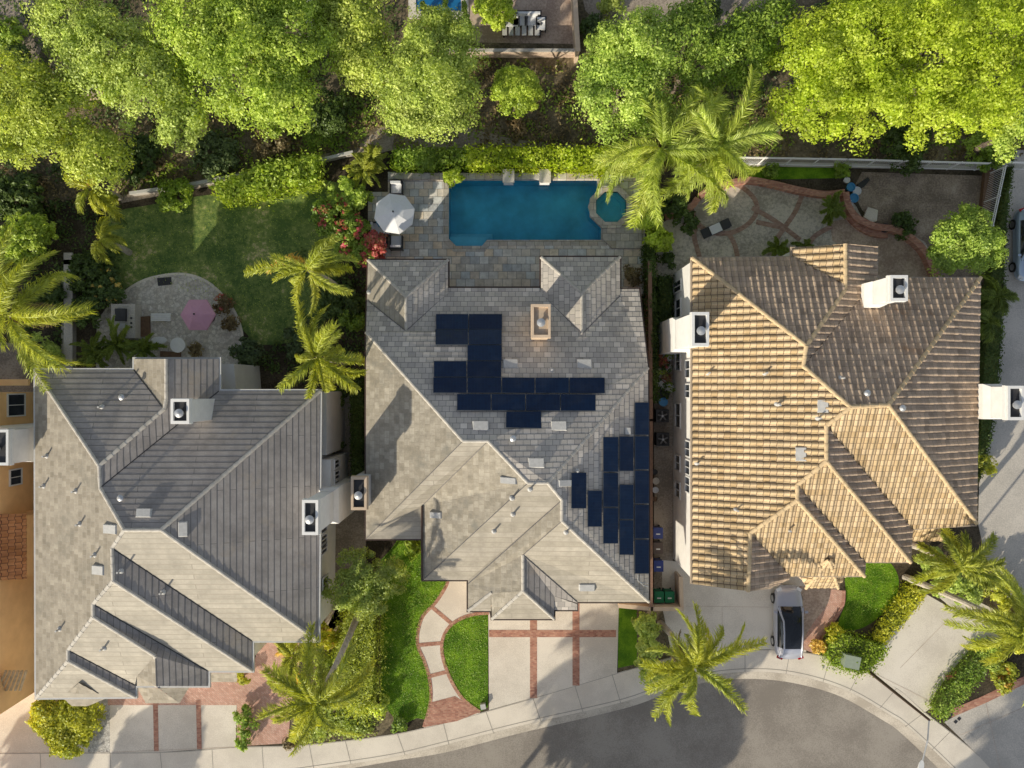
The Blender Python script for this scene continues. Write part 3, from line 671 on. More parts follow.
# pool feature wall and its pedestals
mb = MB(); a, b = P(388, 173, .4), P(598, 178, .4); mb.box(a.x, b.x, P(0,179,.4).y, P(0,173,.4).y, 0, .4)
tag(mb.build('raised_ledge', M['slate2']), 'low stone ledge running behind the pool', 'ledge')
for i, px in enumerate((508.5, 545)):
    p = P(px, 173, .9); t = thing('pedestal', 'square white pedestal on the pool ledge, ' + ('left one near the pool centre' if i == 0 else 'right one nearer the spa'), 'pedestal', (p.x, p.y, 0))
    mb = MB(); mb.box(p.x-.32, p.x+.32, p.y-.55, p.y+.2, 0, .8); mb.build('base', M['stucco'], t)
    mb = MB(); mb.box(p.x-.38, p.x+.38, p.y-.62, p.y+.26, .8, .9); mb.build('cap', M['conc'], t)

# ------------------------------------------------------------------ roofs
def jit(i, j):
    h = (i*374761393+j*668265263) & 0xffffffff; h = ((h ^ (h >> 13))*1274126177) & 0xffffffff
    return (h & 0xffff)/65535-.5
class Roof:
    def __init__(s): s.tris = []; s.groups = {}
    def face(s, pts, style, mat, period=.40, course=.34, t=.035):
        P3 = [P(*q) for q in pts]
        nrm = Vector((0, 0, 0)); n = len(P3)
        for i in range(n):
            a, b = P3[i], P3[(i+1) % n]; nrm += Vector(((a.y-b.y)*(a.z+b.z), (a.z-b.z)*(a.x+b.x), (a.x-b.x)*(a.y+b.y)))
        if nrm.z < 0: nrm = -nrm
        nrm.normalize()
        g = Vector((-nrm.x, -nrm.y)); 
        if g.length < 1e-4: g = Vector((0, 1))
        g.normalize()
        ax = max([Vector((1,0)), Vector((-1,0)), Vector((0,1)), Vector((0,-1))], key=lambda v: v.dot(g))
        if ax.dot(g) > .6: g = ax
        u = Vector((g.y, -g.x)); cosp = nrm.z
        tri = tessellate_polygon([[Vector((p.x, p.y, 0)) for p in P3]])
        V, Fc, UV, key = s.groups.setdefault(mat, ([], [], [], {}))
        gid = len(V)
        ce = course*cosp
        for t3 in tri:
            A, B, C = (P3[i] for i in t3); s.tris.append((A, B, C))
            nn = (B-A).cross(C-A)
            if abs(nn.z) < 1e-6: continue
            if nn.z < 0: B, C = C, B; nn = -nn
            f = lambda x, y: A.z-(nn.x*(x-A.x)+nn.y*(y-A.y))/nn.z
            poly = [(p.x*u.x+p.y*u.y, p.x*g.x+p.y*g.y) for p in (A, B, C)]
            strips = cut(poly, 1, ce, (0, ce-.03*cosp) if t else (0,))
            cells = []
            for q in strips:
                cells += cut(q, 0, period, [period*k/6 for k in range(6)]) if style == 'S' else [q]
            for q in cells:
                idx = []
                for (a, b) in q:
                    kk = (gid, round(a, 3), round(b, 3))
                    if kk not in key:
                        x, y = a*u.x+b*g.x, a*u.y+b*g.y
                        r = b % ce
                        if ce-r < .002: r = 0
                        e0 = ce-.03*cosp
                        dz = t*(1-r/e0) if r < e0 else t*(r-e0)/(ce-e0)
                        if style == 'S':
                            ph = (a % period)/period; dz = dz*.7 + .115*max(0, math.sin(math.pi*min(1, ph/.66)))**.8 + .035*jit(int(a//period), int((b+.001)//ce))
                        V.append((x, y, f(x, y)+dz)); UV.append((a, b/cosp)); key[kk] = len(V)-1
                    i = key[kk]
                    if i not in idx: idx.append(i)
                if len(idx) > 2: Fc.append(tuple(idx))
    def build(s, house, name='roof'):
        out = []
        for mat, (V, Fc, UV, key) in s.groups.items():
            me = bpy.data.meshes.new(name); me.from_pydata(V, [], Fc); me.update()
            uvl = me.uv_layers.new(name='UVMap'); li = np.zeros(len(me.loops), np.int32); me.loops.foreach_get('vertex_index', li)
            uvl.data.foreach_set('uv', np.array(UV, np.float32)[li].reshape(-1)); out.append(link(name, me, M[mat], house))
        return out
    def hit(s, px, py, off=0.0):
        dx, dy = (px-512)/F, (384-py)/F; best = None
        for A, B, C in s.tris:
            n = (B-A).cross(C-A); d = Vector((dx, dy, -1)); o = Vector((0, 0, H)); den = n.dot(d)
            if abs(den) < 1e-9: continue
            t = n.dot(A-o)/den; q = o+d*t
            def sd(a, b): return (b.x-a.x)*(q.y-a.y)-(b.y-a.y)*(q.x-a.x)
            s1, s2, s3 = sd(A, B), sd(B, C), sd(C, A)
            if (s1 >= -1e-4 and s2 >= -1e-4 and s3 >= -1e-4) or (s1 <= 1e-4 and s2 <= 1e-4 and s3 <= 1e-4):
                if best is None or q.z > best[0].z: best = (q, n.normalized() if n.z > 0 else -n.normalized())
        if best is None: return P(px, py, 5.5), Vector((0, 0, 1))
        return best[0]+best[1]*off, best[1]
def clip(poly, ax, val, keep):
    out = []; n = len(poly)
    for i in range(n):
        a, b = poly[i], poly[(i+1) % n]; da = (a[ax]-val)*keep; db = (b[ax]-val)*keep
        if da >= -1e-9: out.append(a)
        if (da > 1e-9 and db < -1e-9) or (da < -1e-9 and db > 1e-9):
            t = da/(da-db); out.append((a[0]+(b[0]-a[0])*t, a[1]+(b[1]-a[1])*t))
    return out
def cut(poly, ax, per, offs):
    lo = min(p[ax] for p in poly); hi = max(p[ax] for p in poly); vals = []
    k = math.floor(lo/per)-1
    while k*per < hi:
        for o in offs:
            v = k*per+o
            if lo+1e-4 < v < hi-1e-4: vals.append(v)
        k += 1
    vals = sorted(set(vals)); out = []; rest = poly
    for v in vals:
        a = clip(rest, ax, v, -1); rest = clip(rest, ax, v, 1)
        if len(a) > 2: out.append(a)
        if len(rest) < 3: break
    if len(rest) > 2: out.append(rest)
    return out
def caps(house, segs, mat, r=.12, name='ridge_cap', lift=.03):
    for s in segs:
        pts = [P(*q) for q in s]
        for a, b in zip(pts, pts[1:]):
            mb = MB()
            ln = (b-a).length; n = max(1, int(ln/.42)); d = (b-a)/n
            side = Vector((-d.y, d.x, 0)).normalized(); up = d.cross(side).normalized(); up = up if up.z > 0 else -up
            for i in range(n):
                ra, rb = r*1.12, r*.92; ring = []
                for base, rr in ((a+d*i, ra), (a+d*(i+1.08), rb)):
                    for k in range(6):
                        th = math.pi*(k/5); ring.append(base+side*math.cos(th)*rr+up*(math.sin(th)*rr*.75+lift-.05))
                mb.add(ring, [(k, k+1, 7+k, 6+k) for k in range(5)]+[(0,5,4,3,2,1)])
            mb.build(name, mat, house)
def valleys(house, segs, mat, r=.022, z=.03):
    for s in segs: MB().tube([P(*q)+Vector((0, 0, z)) for q in s], r, 5).build('valley_flashing', mat, house)
def walls(house, outline, mat, d=.35, zdrop=.03, name='wall', base=0):
    pts = [P(*q) for q in outline]; ip = inset([(p.x, p.y) for p in pts], d); n = len(ip)
    mb = MB(); mb.add([(p[0], p[1], base-.1) for p in ip]+[(p[0], p[1], pts[i].z-zdrop) for i, p in enumerate(ip)], [(i, (i+1) % n, n+(i+1) % n, n+i) for i in range(n)])
    # soffit
    mb.add([(p.x, p.y, p.z-.16) for p in pts]+[(p[0], p[1], pts[i].z-.10) for i, p in enumerate(ip)], [(i, (i+1) % n, n+(i+1) % n, n+i) for i in range(n)])
    return mb.build(name, mat, house)
def gutters(house, outline, mat, w=.11, closed=True, z=-.02):
    pts = [P(*q) for q in outline]; mb = MB(); n = len(pts)
    out = inset([(p.x, p.y) for p in pts], -w)
    ring = [(pts[i].x, pts[i].y, pts[i].z+z) for i in range(n)]+[(out[i][0], out[i][1], pts[i].z+z) for i in range(n)]+[(out[i][0], out[i][1], pts[i].z+z-.16) for i in range(n)]+[(pts[i].x, pts[i].y, pts[i].z+z-.16) for i in range(n)]
    fs = []
    for i in range(n):
        j = (i+1) % n
        fs += [(i, j, n+j, n+i), (n+i, n+j, 2*n+j, 2*n+i), (3*n+i, 3*n+j, j, i)]
    mb.add(ring, fs); return mb.build('gutter', mat, house)
def chimney(house, x0, x1, y0, y1, z0, zt_, mat, capmat=None, shoulder=None, flue=True):
    mb = MB(); mb.box(x0+.06, x1-.06, y0+.06, y1-.06, z0, zt_-.45)
    if shoulder:
        (a, b, c, d, zs) = shoulder
        vs = [(a, c, z0), (b, c, z0), (b, d, z0), (a, d, z0), (a, c, zs), (b, c, zs), (b, d, zs), (a, d, zs), (x0+.05, y0+.05, zs+.5), (x1-.05, y0+.05, zs+.5), (x1-.05, y1-.05, zs+.5), (x0+.05, y1-.05, zs+.5)]
        fs = []
        for q in (0, 4): fs += [(q+i, q+(i+1) % 4, q+4+(i+1) % 4, q+4+i) for i in range(4)]
        mb.add(vs, fs)
    ch = mb.build('chimney', mat, house)
    mb = MB(); mb.box(x0-.02, x1+.02, y0-.02, y1+.02, zt_-.45, zt_-.22)
    mb.prism([(x0,y0),(x1,y0),(x1,y1),(x0,y1)], zt_-.22, zt_, holes=[[(x0+.14,y0+.16),(x1-.14,y0+.16),(x1-.14,y1-.16),(x0+.14,y1-.16)]])
    mb.build('crown_rim', capmat or mat, ch)
    cx, cy = (x0+x1)/2, (y0+y1)/2
    MB().box(x0+.13, x1-.13, y0+.15, y1-.15, zt_-.218, zt_-.17).build('spark_tray', M['dark'] if mat != M['stuccoB'] else M['trimt'], ch)
    if flue:
        MB().lathe((cx, cy-.1, zt_-.17), [(.12, 0), (.12, .22), (.24, .24), (.24, .30), (.05, .36)], 14).build('flue_cap', M['metal'], ch)
    return ch
def window(house, x, y, z, w, h, facing, name='window'):
    """facing: +1 wall looks to +x, -1 to -x, 2 to +y, -2 to -y"""
    s = 1 if facing > 0 else -1
    def bx(mb, a0, a1, z0, z1, d0, d1):
        lo, hi = sorted((d0*s, d1*s))
        if abs(facing) == 1: mb.box(x+lo, x+hi, a0, a1, z0, z1)
        else: mb.box(a0, a1, y+lo, y+hi, z0, z1)
    c = y if abs(facing) == 1 else x
    f = MB()
    for a0, a1, z0, z1 in ((c-w/2-.08, c+w/2+.08, z-.08, z), (c-w/2-.08, c+w/2+.08, z+h, z+h+.08), (c-w/2-.08, c-w/2, z, z+h), (c+w/2, c+w/2+.08, z, z+h), (c-.02, c+.02, z, z+h)): bx(f, a0, a1, z0, z1, .005, .09)
    fo = f.build(name, M['white'], house); g = MB(); bx(g, c-w/2, c+w/2, z, z+h, .008, .03); g.build('pane', M['glass'], fo); return fo
def vents(house, roof, items):
    for q in items:
        kind, px, py = q[:3]; p, n = roof.hit(px, py)
        if kind == 'pipe':
            mb = MB(); mb.tube([p-Vector((0,0,.1)), p+Vector((0,0,.42))], .055, 8); mb.lathe(p-Vector((0,0,.02)), [(.17, 0), (.13, .07), (.06, .12)], 10); mb.build('vent_pipe', M['lead'], house)
        elif kind == 'cap':
            mb = MB(); mb.tube([p-Vector((0,0,.1)), p+Vector((0,0,.35))], .09, 10); mb.lathe(p+Vector((0,0,.33)), [(.17, 0), (.18, .08), (.06, .16)], 12); mb.build('vent_cap', M['metal'], house)
        elif kind == 'box':
            w, h = (q[3], q[4]) if len(q) > 3 else (.85, .5)
            g = max([Vector((1,0,0)), Vector((-1,0,0)), Vector((0,1,0)), Vector((0,-1,0))], key=lambda v: v.dot(Vector((-n.x, -n.y, 0))))
            u = Vector((g.y, -g.x, 0)); up = n
            sl = (g-up*g.dot(up)).normalized(); mb = MB(); b = []
            for dz, k in ((-.02, 1.12), (.16, .95)):
                for a, c in ((-1,-1),(1,-1),(1,1),(-1,1)): b.append(p+u*a*w/2*k+sl*c*h/2*k+up*(dz if c < 0 or dz < 0 else dz*.5))
            mb.add(b, [(3,2,1,0),(4,5,6,7),(0,1,5,4),(1,2,6,5),(2,3,7,6),(3,0,4,7)]); mb.build('roof_vent', M['lead'], house)

# ---- left house
ze = 5.5
A = thing('house', 'large two-storey house with plain grey flat-tile roof, left of the centre house', 'house', P(180, 520, 0))
za = lambda px: zl(px, 35, ze)
rA = Roof(); fa = lambda pts, m='roofA': rA.face(pts, 'flat', m, t=.012)
pk1 = (99,466,za(99)); pk1b = (100,488,za(100)-.02); pk2 = (124,530,za(124)); pk3 = (161,530,za(124))
a1, a2 = (112,548,za(112)), (113,581,za(113)); b1, b2 = (93,604,za(93)), (93,617,za(93)); c1, c2 = (68,650,za(68)), (68,661,za(68))
e1 = (155,656,6.62); m0 = zr(166,219,ze); n1 = (164,409,m0+.05); n0 = (166,400,m0)
fa([(35,370,ze), pk1, pk1b, pk2, a1, a2, b1, b2, c1, c2, (36,698,ze)])
fa([(35,370,ze),(134,370,ze), n1, pk1], 'roofA_shade')
fa([(134,370,ze),(134,359,ze),(166,359,m0), n0, n1])
fa([(166,359,m0),(219,359,ze),(219,391,ze), pk1b, pk1, n1, n0], 'roofA_shade')
fa([(219,391,ze),(320,391,ze), pk3, pk2, pk1b], 'roofA_shade')
fa([(320,391,ze),(318,641,ze), pk3], 'roofA_shade')
fa([pk2, pk3, (318,641,ze),(252,641,ze), a1], 'roofA_lit')
fa([a1,(252,641,ze),(252,671,ze), a2], 'roofA_shade')
fa([a2,(252,671,ze),(208,671,ze), b1], 'roofA_lit')
fa([b1,(208,671,ze),(208,686,ze),(156,686,6.5), e1, b2], 'roofA_shade')
fa([b2, e1,(137,676,za(68)*.3+ze*.7+.1),(135,685,ze), c1], 'roofA_lit')
fa([e1,(156,686,6.5),(137,686,ze-.02),(137,676,za(68)*.3+ze*.7+.1)])
fa([c1,(135,685,ze),(135,697,ze), c2], 'roofA_shade')
fa([c2,(135,697,ze),(36,698,ze)], 'roofA_lit')
rA.build(A)
outA = [(35,370,ze),(134,370,ze),(134,359,ze),(219,359,ze),(219,391,ze),(320,391,ze),(318,641,ze),(252,641,ze),(252,671,ze),(208,671,ze),(208,686,ze),(135,686,ze),(135,697,ze),(36,698,ze)]
walls(A, outA, M['stucco']); gutters(A, outA, M['trimw'])
caps(A, [[(35,370,ze), pk1, pk1b, pk2, pk3, (320,391,ze)], [pk3,(318,641,ze)], [pk2, a1, a2,(252,671,ze)], [a2, b1, b2, e1], [b2, c1, c2, (36,698,ze)], [c2,(135,697,ze)], [(166,359,m0), n0, n1, pk1], [e1,(156,686,ze)]], M['capA'], .11)
valleys(A, [[pk1b,(219,391,ze)], [(134,370,ze), n1], [a1,(252,641,ze)], [b1,(208,671,ze)], [c1,(135,685,ze)]], M['dark'])
# little porch gables
rp = Roof()
def little(roof, ring, peak, style='flat', mat='roofA'):
    for i in range(len(ring)-1): roof.face([ring[i], ring[i+1], peak], style, mat)
little(rp, [(137,687,4.9),(146,703,4.5),(180,703,4.5),(190,686,4.9),(156,684,5.3)], (158,688,5.5))
rp.build(A, 'porch_roof'); rp = Roof()
little(rp, [(62,697,5.4),(72,706,5.0),(88,706,5.0),(107,698,5.4)], (79,683,6.15))
rp.build(A, 'porch_roof'); rp = Roof()
rp.face([(208,673,3.6),(237,673,3.6),(237,682,3.0),(208,682,3.0)], 'flat', 'roofA')

rp.build(A, 'porch_roof')
vents(A, rA, [('pipe',102,407),('cap',125,397),('pipe',47,456),('pipe',44,486),('pipe',76,491),('pipe',80,524),('pipe',95,555),('cap',124,497),('pipe',60,629),('pipe',104,648),('pipe',163,592),('pipe',121,571),('box',144,513,.8,.45),('box',183,529,.8,.45),('box',111,529,.5,.9),('box',99,570,.5,.8)])
chimney(A, -18.4, -17.4, -2.15, -.8, 5.5, 9.2, M['stucco'])
chimney(A, -11.32, -10.45, -8.14, -6.25, 0, 9.2, M['stucco'], shoulder=(-11.6, -10.3, -8.3, -6.15, 5.2))
xw = (320-512)/F*(H-ze)-.35
t0 = MB().prism([(xw, P(0,457,3).y), (xw+.75, P(0,457,3).y), (xw+.75, P(0,490,3).y), (xw, P(0,490,3).y)], .1, 4.6).build('bay_window', M['stucco'], A)
for y in (-4.95, -5.65, -6.25): window(A, xw+.75, y, 2.6, .45, 1.2, 1)
for y in (-8.9, -9.6, -10.2): window(A, xw, y, 2.8, .5, 1.3, 1)
window(A, xw, -12.5, 2.5, .9, 1.2, 1)
MB().prism([(p.x, p.y) for p in [P(219,364,4.4), P(234,364,4.4), P(236,391,4.4), P(219,391,4.4)]], 0, 4.4).build('side_wing', M['stuccoG'], A)
MB().prism([(xw, P(0,392,4.8).y), (xw+.55, P(0,392,4.8).y), (xw+.55, P(0,455,4.8).y), (xw, P(0,455,4.8).y)], 0, 4.8).build('side_wall', M['stuccoG'], A)

# ---- middle house
B = thing('house', 'centre house with mottled grey roof covered in dark blue solar panels', 'house', P(505, 440, 0))
zf, zk = 5.1, 3.6
rB = Roof(); fb = lambda pts, m='roofB': rB.face(pts, 'flat', m, t=.010)
zbl = lambda px: zl(px, 365.5, zf)
r1 = (463,441,zbl(463)); r2 = (488,441,zbl(463)); r3 = (528,483,zr(548,649,zf)); r4 = (548,483,zr(548,649,zf))
r5 = (562,500,zr(562,649,zf)); r6 = (562,521,zr(562,649,zf)-.05)
v1 = (523,555,6.05); v2 = (523,591,5.92)
tl, tr_ = (406,297,zt(297,260,zk)), (406,331,zt(331,288,zk)); ul, ur = (582,293,zt(293,257,zk)), (582,334,zt(334,288,zk))
fb([(366,332,zf),(367,300,zk+.2), tr_, (448,293,zk+.05),(448,288,zk),(540,288,zk),(541,293,zk+.05), ur,(620,296,zk+.1),(620,289,zk),(639,289,zk),(648,368,zf), r4, r3, r2, r1])
fb([(368,260,zk),(448,260,zk), tl]); fb([(448,260,zk),(448,293,zk+.05), tr_, tl]); fb([(368,260,zk), tl, tr_, (367,300,zk+.2)], 'roofB2')
fb([(541,257,zk),(620,257,zk), ul]); fb([(620,257,zk),(620,296,zk+.1), ur, ul]); fb([(541,257,zk), ul, ur, (541,293,zk+.05)], 'roofB')
fb([(366,332,zf), r1, (366,539,zf)], 'roofBl')
fb([r1, r2, (422,506,5.2),(422,539,zf),(366,539,zf)], 'roofB2')
fb([r2, r3, (423,580,zf),(422,506,5.2)], 'roofBl')
fb([r3, r4, r5, (468,584,5.15),(468,580,zf),(423,580,zf)], 'roofB2')
fb([r5, r6, v1, v2, (491,593,5.5),(468,611,zf-.05),(468,584,5.15)], 'roofBl')
fb([(491,593,5.5),(491,611,zf-.05),(468,611,zf-.05)], 'roofB2')
fb([v2,(492,619,zf-.05),(491,593,5.5)], 'roofBl')
fb([v2,(554,619,zf-.05),(492,619,zf-.05)], 'roofB2')
fb([v1,(577,602,zf),(577,603,zf-.02),(554,596,zf+.1),(554,619,zf-.05), v2], 'roofA_shade')  # right side of the front gable, shade painted on by the darker tile
fb([(554,596,zf+.1),(577,604,zf-.03),(577,610,zf-.1),(554,610,zf-.1)])
fb([r6,(649,602,zf),(577,602,zf), v1], 'roofB2')
fb([(648,368,zf),(649,602,zf), r6, r5, r4])
rB.build(B)
outB = [(366,332,zf-.1),(367,300,zk),(368,260,zk),(448,260,zk),(448,288,zk),(541,288,zk),(541,257,zk),(620,257,zk),(620,289,zk),(639,289,zk),(648,368,zf-.1),(649,602,zf),(577,602,zf),(577,610,zf-.1),(554,610,zf-.1),(554,619,zf-.1),(492,619,zf-.1),(491,611,zf-.1),(468,611,zf-.1),(468,580,zf),(423,580,zf),(422,506,zf+.05),(422,539,zf),(366,539,zf)]
outBw = [q for q in outB if q[:2] != (422,506)]
walls(B, outBw, M['stuccoB']); gutters(B, outBw, M['trimb'], w=.09)
caps(B, [[(366,332,zf), r1, r2, r3, r4, (648,368,zf)], [r4, r5, r6, (649,602,zf)], [v1, v2, (492,619,zf)], [v2,(554,619,zf)], [(468,611,zf),(491,593,5.5)], [(368,260,zk), tl, tr_], [tl,(448,260,zk)], [(541,257,zk), ul, ur], [ul,(620,257,zk)]], M['capA'], .10)
valleys(B, [[(367,300,zk+.2), tr_, (448,293,zk)], [(541,293,zk), ur, (620,296,zk+.1)], [r1,(366,539,zf)], [r2,(422,506,5.2)], [r3,(423,580,zf)], [r5,(468,584,5.15)], [r6, v1], [v1,(577,602,zf)]], M['lead2'])
MB().tube([P(422,506,5.3), P(422,580,5.2)], .06, 5).build('edge_trim', M['trimb'], B)
# tree-shaded corner post and solar panels
def solar(px0, py0, px1, py1, portrait=False):
    cs = [rB.hit(a, b, .16)[0] for a, b in ((px0,py1),(px1,py1),(px1,py0),(px0,py0))]
    c = sum(cs, Vector())/4; n = (cs[1]-cs[0]).cross(cs[3]-cs[0]).normalized()
    me = bpy.data.meshes.new('solar_panel'); k = .98
    inn = [c+(q-c)*k+n*.004 for q in cs]; bot = [q-n*.05 for q in cs]
    me.from_pydata([tuple(v) for v in inn+cs+bot], [], [(0,1,2,3)]+[(4+i, 4+(i+1) % 4, (i+1) % 4, i) for i in range(4)]+[(8+i, 8+(i+1) % 4, 4+(i+1) % 4, 4+i) for i in range(4)])
    me.update(); uv = me.uv_layers.new(name='UVMap'); co = [(0,0),(1,0),(1,1),(0,1)] if not portrait else [(0,0),(0,1),(1,1),(1,0)]
    for i in range(4): uv.data[i].uv = co[i]
    o = link('solar_panel', me, [M['solar'], M['frame']], B)
    for i in range(1, len(me.polygons)): me.polygons[i].material_index = 1
g3 = lambda a, b: (360+a/3.2, 250+b/3.2)
for y0, y1, xs in ((209,257,(243,348,456)),(258,306,(241,347,455)),(308,357,(343,455)),(359,409,(236,342,453)),(411,460,(234,343,453,559,668,782)),(464,516,(310,420,529,640,753)),(520,572,(466,580))):
    for xa, xb in zip(xs, xs[1:]): a = g3(xa+1, y0); b = g3(xb-1, y1); solar(a[0], a[1], b[0], b[1])
g4 = lambda a, b: (512+a/4, 384+b/4)
for x0, x1, ys in ((232,293,(352,497)),(297,355,(424,570)),(359,420,(210,351)),(359,420,(353,491)),(359,420,(493,637)),(424,481,(208,348)),(424,481,(400,540)),(424,481,(542,682)),(485,543,(72,204)),(485,543,(207,342)),(485,543,(344,478)),(485,543,(480,617)),(485,543,(619,757))):
    a = g4(x0+1, ys[0]+1); b = g4(x1-1, ys[1]-1); solar(a[0], a[1], b[0], b[1], True)
vents(B, rB, [('box',480.5,426),('box',558.5,426),('box',536,463),('box',510.5,364),('box',584,364),('box',508.5,480,.35,.9),('box',566,483,.35,.9),('box',436,515,.35,.7),('box',587,587,.9,.4),('pipe',530,489),('pipe',494,531),('pipe',566,532),('pipe',513,514),('pipe',551.5,370),('cap',513,438),('pipe',577,471),('box',627,431,.4,.3),('pipe',512,498),('pipe',369,292)])
# conduit at the foot of the panel field
mb = MB(); mb.tube([rB.hit(637,574,.1)[0], rB.hit(637,580,.1)[0], rB.hit(643,585,.1)[0], rB.hit(647,586,.1)[0]], .03, 5); mb.tube([rB.hit(640,574,.1)[0], rB.hit(640,582,.1)[0], rB.hit(647,583,.1)[0]], .03, 5); mb.build('conduit', M['metal'], B)
chimney(B, 1.08, 2.15, 2.58, 4.45, 4.0, 7.9, M['stuccoB'], M['stuccoB'])
chimney(B, -9.2, -8.3, -7.2, -5.3, 0, 6.9, M['stuccoG'], M['stuccoB'])

# ---- right house
C = thing('house', 'large two-storey house with golden barrel-tile roof and white walls', 'house', P(835, 430, 0))
zc = lambda px: zl(px, 692, ze)
rC = Roof(); fc = lambda pts, m='roofC': rC.face(pts, 'S', m, course=.36, t=.04)
q1 = (806,346,zc(806)); q1b = (803,366,zc(803)); q2 = (850,407,zc(850)); q3 = (888,405,zc(850)); q4 = (826,426,zc(826)); q4b = (826,461,zc(826)); q5 = (797,485,zc(797)); q5b = (797,500,zc(797)); q6 = (750,533,zc(750)); q7 = (748,591,zc(750)-.02)
mz = zr(845,877,ze); d1 = (845,285,mz); d2 = (844,291,mz+.1)
fc([(692,258,ze), q1, q1b, q2, q4, q4b, q5, q5b, q6, q7, (692,583,ze)])
fc([(692,258,ze),(792,257,ze), d1, d2, q1], 'roofC_shade')
fc([(792,257,ze),(792,248,ze),(845,244,mz), d1])
fc([(845,244,mz),(877,247,ze),(877,278,ze), q1b, q1, d2, d1], 'roofC_shade')
fc([(877,278,ze),(980,278,ze), q3, q2, q1b], 'roofC_shade')
fc([(980,278,ze),(976,523,ze), q3], 'roofC_shade')
fc([q2, q3, (976,523,ze),(955,527,ze),(912,529,ze), q4])
fc([q4,(912,529,ze),(910,562,ze), q4b], 'roofC_shade')
fc([q4b,(910,562,ze),(865,562,ze), q5])
fc([q5,(865,562,ze),(864,576,ze), q5b], 'roofC_shade')
fc([q5b,(864,576,ze),(790,576,ze), q6])
fc([q6,(790,576,ze),(788,580,ze-.05),(770,588,ze-.05), q7], 'roofC_shade')
rC.build(C)
outC = [(692,258,ze),(792,257,ze),(792,248,ze),(877,247,ze),(877,278,ze),(980,278,ze),(976,525,ze),(912,529,ze),(910,562,ze),(865,562,ze),(864,576,ze),(790,576,ze),(770,588,ze-.05),(748,590,ze),(692,583,ze)]
walls(C, outC, M['stucco'], d=.12); gutters(C, outC, M['trimt'], w=.07)
caps(C, [[(692,258,ze), q1, q1b, q2, q3, (980,278,ze)], [q3,(976,523,ze)], [q2, q4, q4b, (910,562,ze)], [q4b, q5, q5b, (864,576,ze)], [q5b, q6, q7], [(845,244,mz), d1, d2, q1]], M['capC'], .12, lift=.10)
rt = Roof()
little(rt, [(845,576,4.6),(838,588,4.4),(806,588,4.4),(799,575,4.6),(815,563,5.6),(832,556,6.0),(845,576,4.6)], (829,560,6.3), 'S', 'roofC')
rt.build(C, 'porch_roof'); rt = Roof()
rt.face([(908,541,3.4),(943,541,3.4),(940,528,4.0),(915,528,4.0)], 'S', 'roofC')
rt.build(C, 'porch_roof')
caps(C, [[(829,560,6.3),(806,588,4.4)], [(829,560,6.3),(838,588,4.4)], [(829,560,6.3),(845,576,4.6)], [(829,560,6.3),(799,575,4.6)]], M['capC'], .10, 'ridge_cap', .08)
MB().prism([(p.x, p.y) for p in PP([(804,570),(808,584),(836,584),(841,570)], 4.2)], 0, 4.35).build('entry_tower', M['stuccoB'], C)
MB().prism([(p.x, p.y) for p in PP([(888,530),(940,527),(940,538),(910,538)], 3.3)], 0, 3.3).build('garage_wing', M['stuccoB'], C)
vents(C, rC, [('box',823,406,.7,.55),('pipe',818,418),('box',801,454,.75,.55),('cap',864,393),('cap',899,408),('pipe',841,378),('pipe',708,373),('pipe',765,373),('pipe',778,405),('pipe',736,510),('pipe',788,530),('pipe',777,404),('pipe',697,463)])
chimney(C, 9.68, 10.6, 2.04, 3.87, 0, 9.3, M['stucco'], M['white'], shoulder=(9.66, 10.9, 1.95, 4.0, 4.6))
chimney(C, 20.5, 21.45, 4.5, 5.9, 5.3, 9.0, M['stucco'], M['white'], shoulder=(20.3, 21.2, 4.4, 5.8, 6.5))
chimney(C, 27.55, 28.45, -2.0, -.1, 0, 8.0, M['stucco'], M['white'], shoulder=(27.45, 28.55, -2.05, 0, 6.0))
xw = (692-512)/F*(H-ze)+.12
def wy(py, z): return (384-py)/F*(H-z)
for y0, y1, z, h in ((352,371,.9,1.3),(403,428,.9,1.3),(455,471,.9,1.2),(482,498,.9,1.2),(299,318,.9,1.4),(280,292,.4,2.0)):
    window(C, xw, (wy(y0, 1.6)+wy(y1, 1.6))/2, z, abs(wy(y0, 1.6)-wy(y1, 1.6))-.12, h, -1)
for y0, y1 in ((360,378),(384,398),(441,457),(460,475),(477,493)):
    window(C, xw, (wy(y0, 4.3)+wy(y1, 4.3))/2, 3.6, abs(wy(y0, 4.3)-wy(y1, 4.3))-.1, 1.1, -1)

# ---- apricot house at the left edge
D = thing('house', 'apricot-walled house cut off by the left edge', 'house', P(-20, 560, 0))
xo = -31.4
MB().box(-44, xo, P(0,688).y, P(0,392,0).y, -.1, 6.2).build('wall', M['orange'], D)
x2 = P(27, 0, 3.2).x
ro = Roof(); ro.face([(27,514,3.2),(27,579,3.2),(0,580,3.9),(0,514,3.9)], 'S', 'roofO', course=.36); ro.build(D, 'lean_to_roof')
MB().box(xo+.004, x2-.08, P(0,577,3.1).y, P(0,516,3.1).y, 0, 3.1).build('bay', M['orange'], D)
window(D, xo, P(0,477,2.5).y, 2.0, .9, 1.0, 1); window(D, xo, P(0,405,2.5).y, 1.7, 1.3, 1.5, 1)
MB().box(-45, xo-.05, P(0,689).y, P(0,390,0).y, 6.2, 6.35).build('roof', M['roofO'], D)
mb = MB()
for k in range(6): a = P(-3+4.6*k, 690, 3.4); b = P(6+4.0*k, 671, 3.9); MB().tube([a, b], .09, 6).build('rafter', M['capC'], D)
chimney(D, -30.1, -28.75, -4.65, -2.6, 0, 6.9, M['stucco'], M['white'], shoulder=(-31.39, -28.8, -4.7, -2.55, 4.6))
mb = MB(); mb.box(P(0,0,2).x-6, P(28,0,2.6).x, P(0,384,2.6).y-.1, P(0,384,2.6).y+.3, 2.4, 2.6)
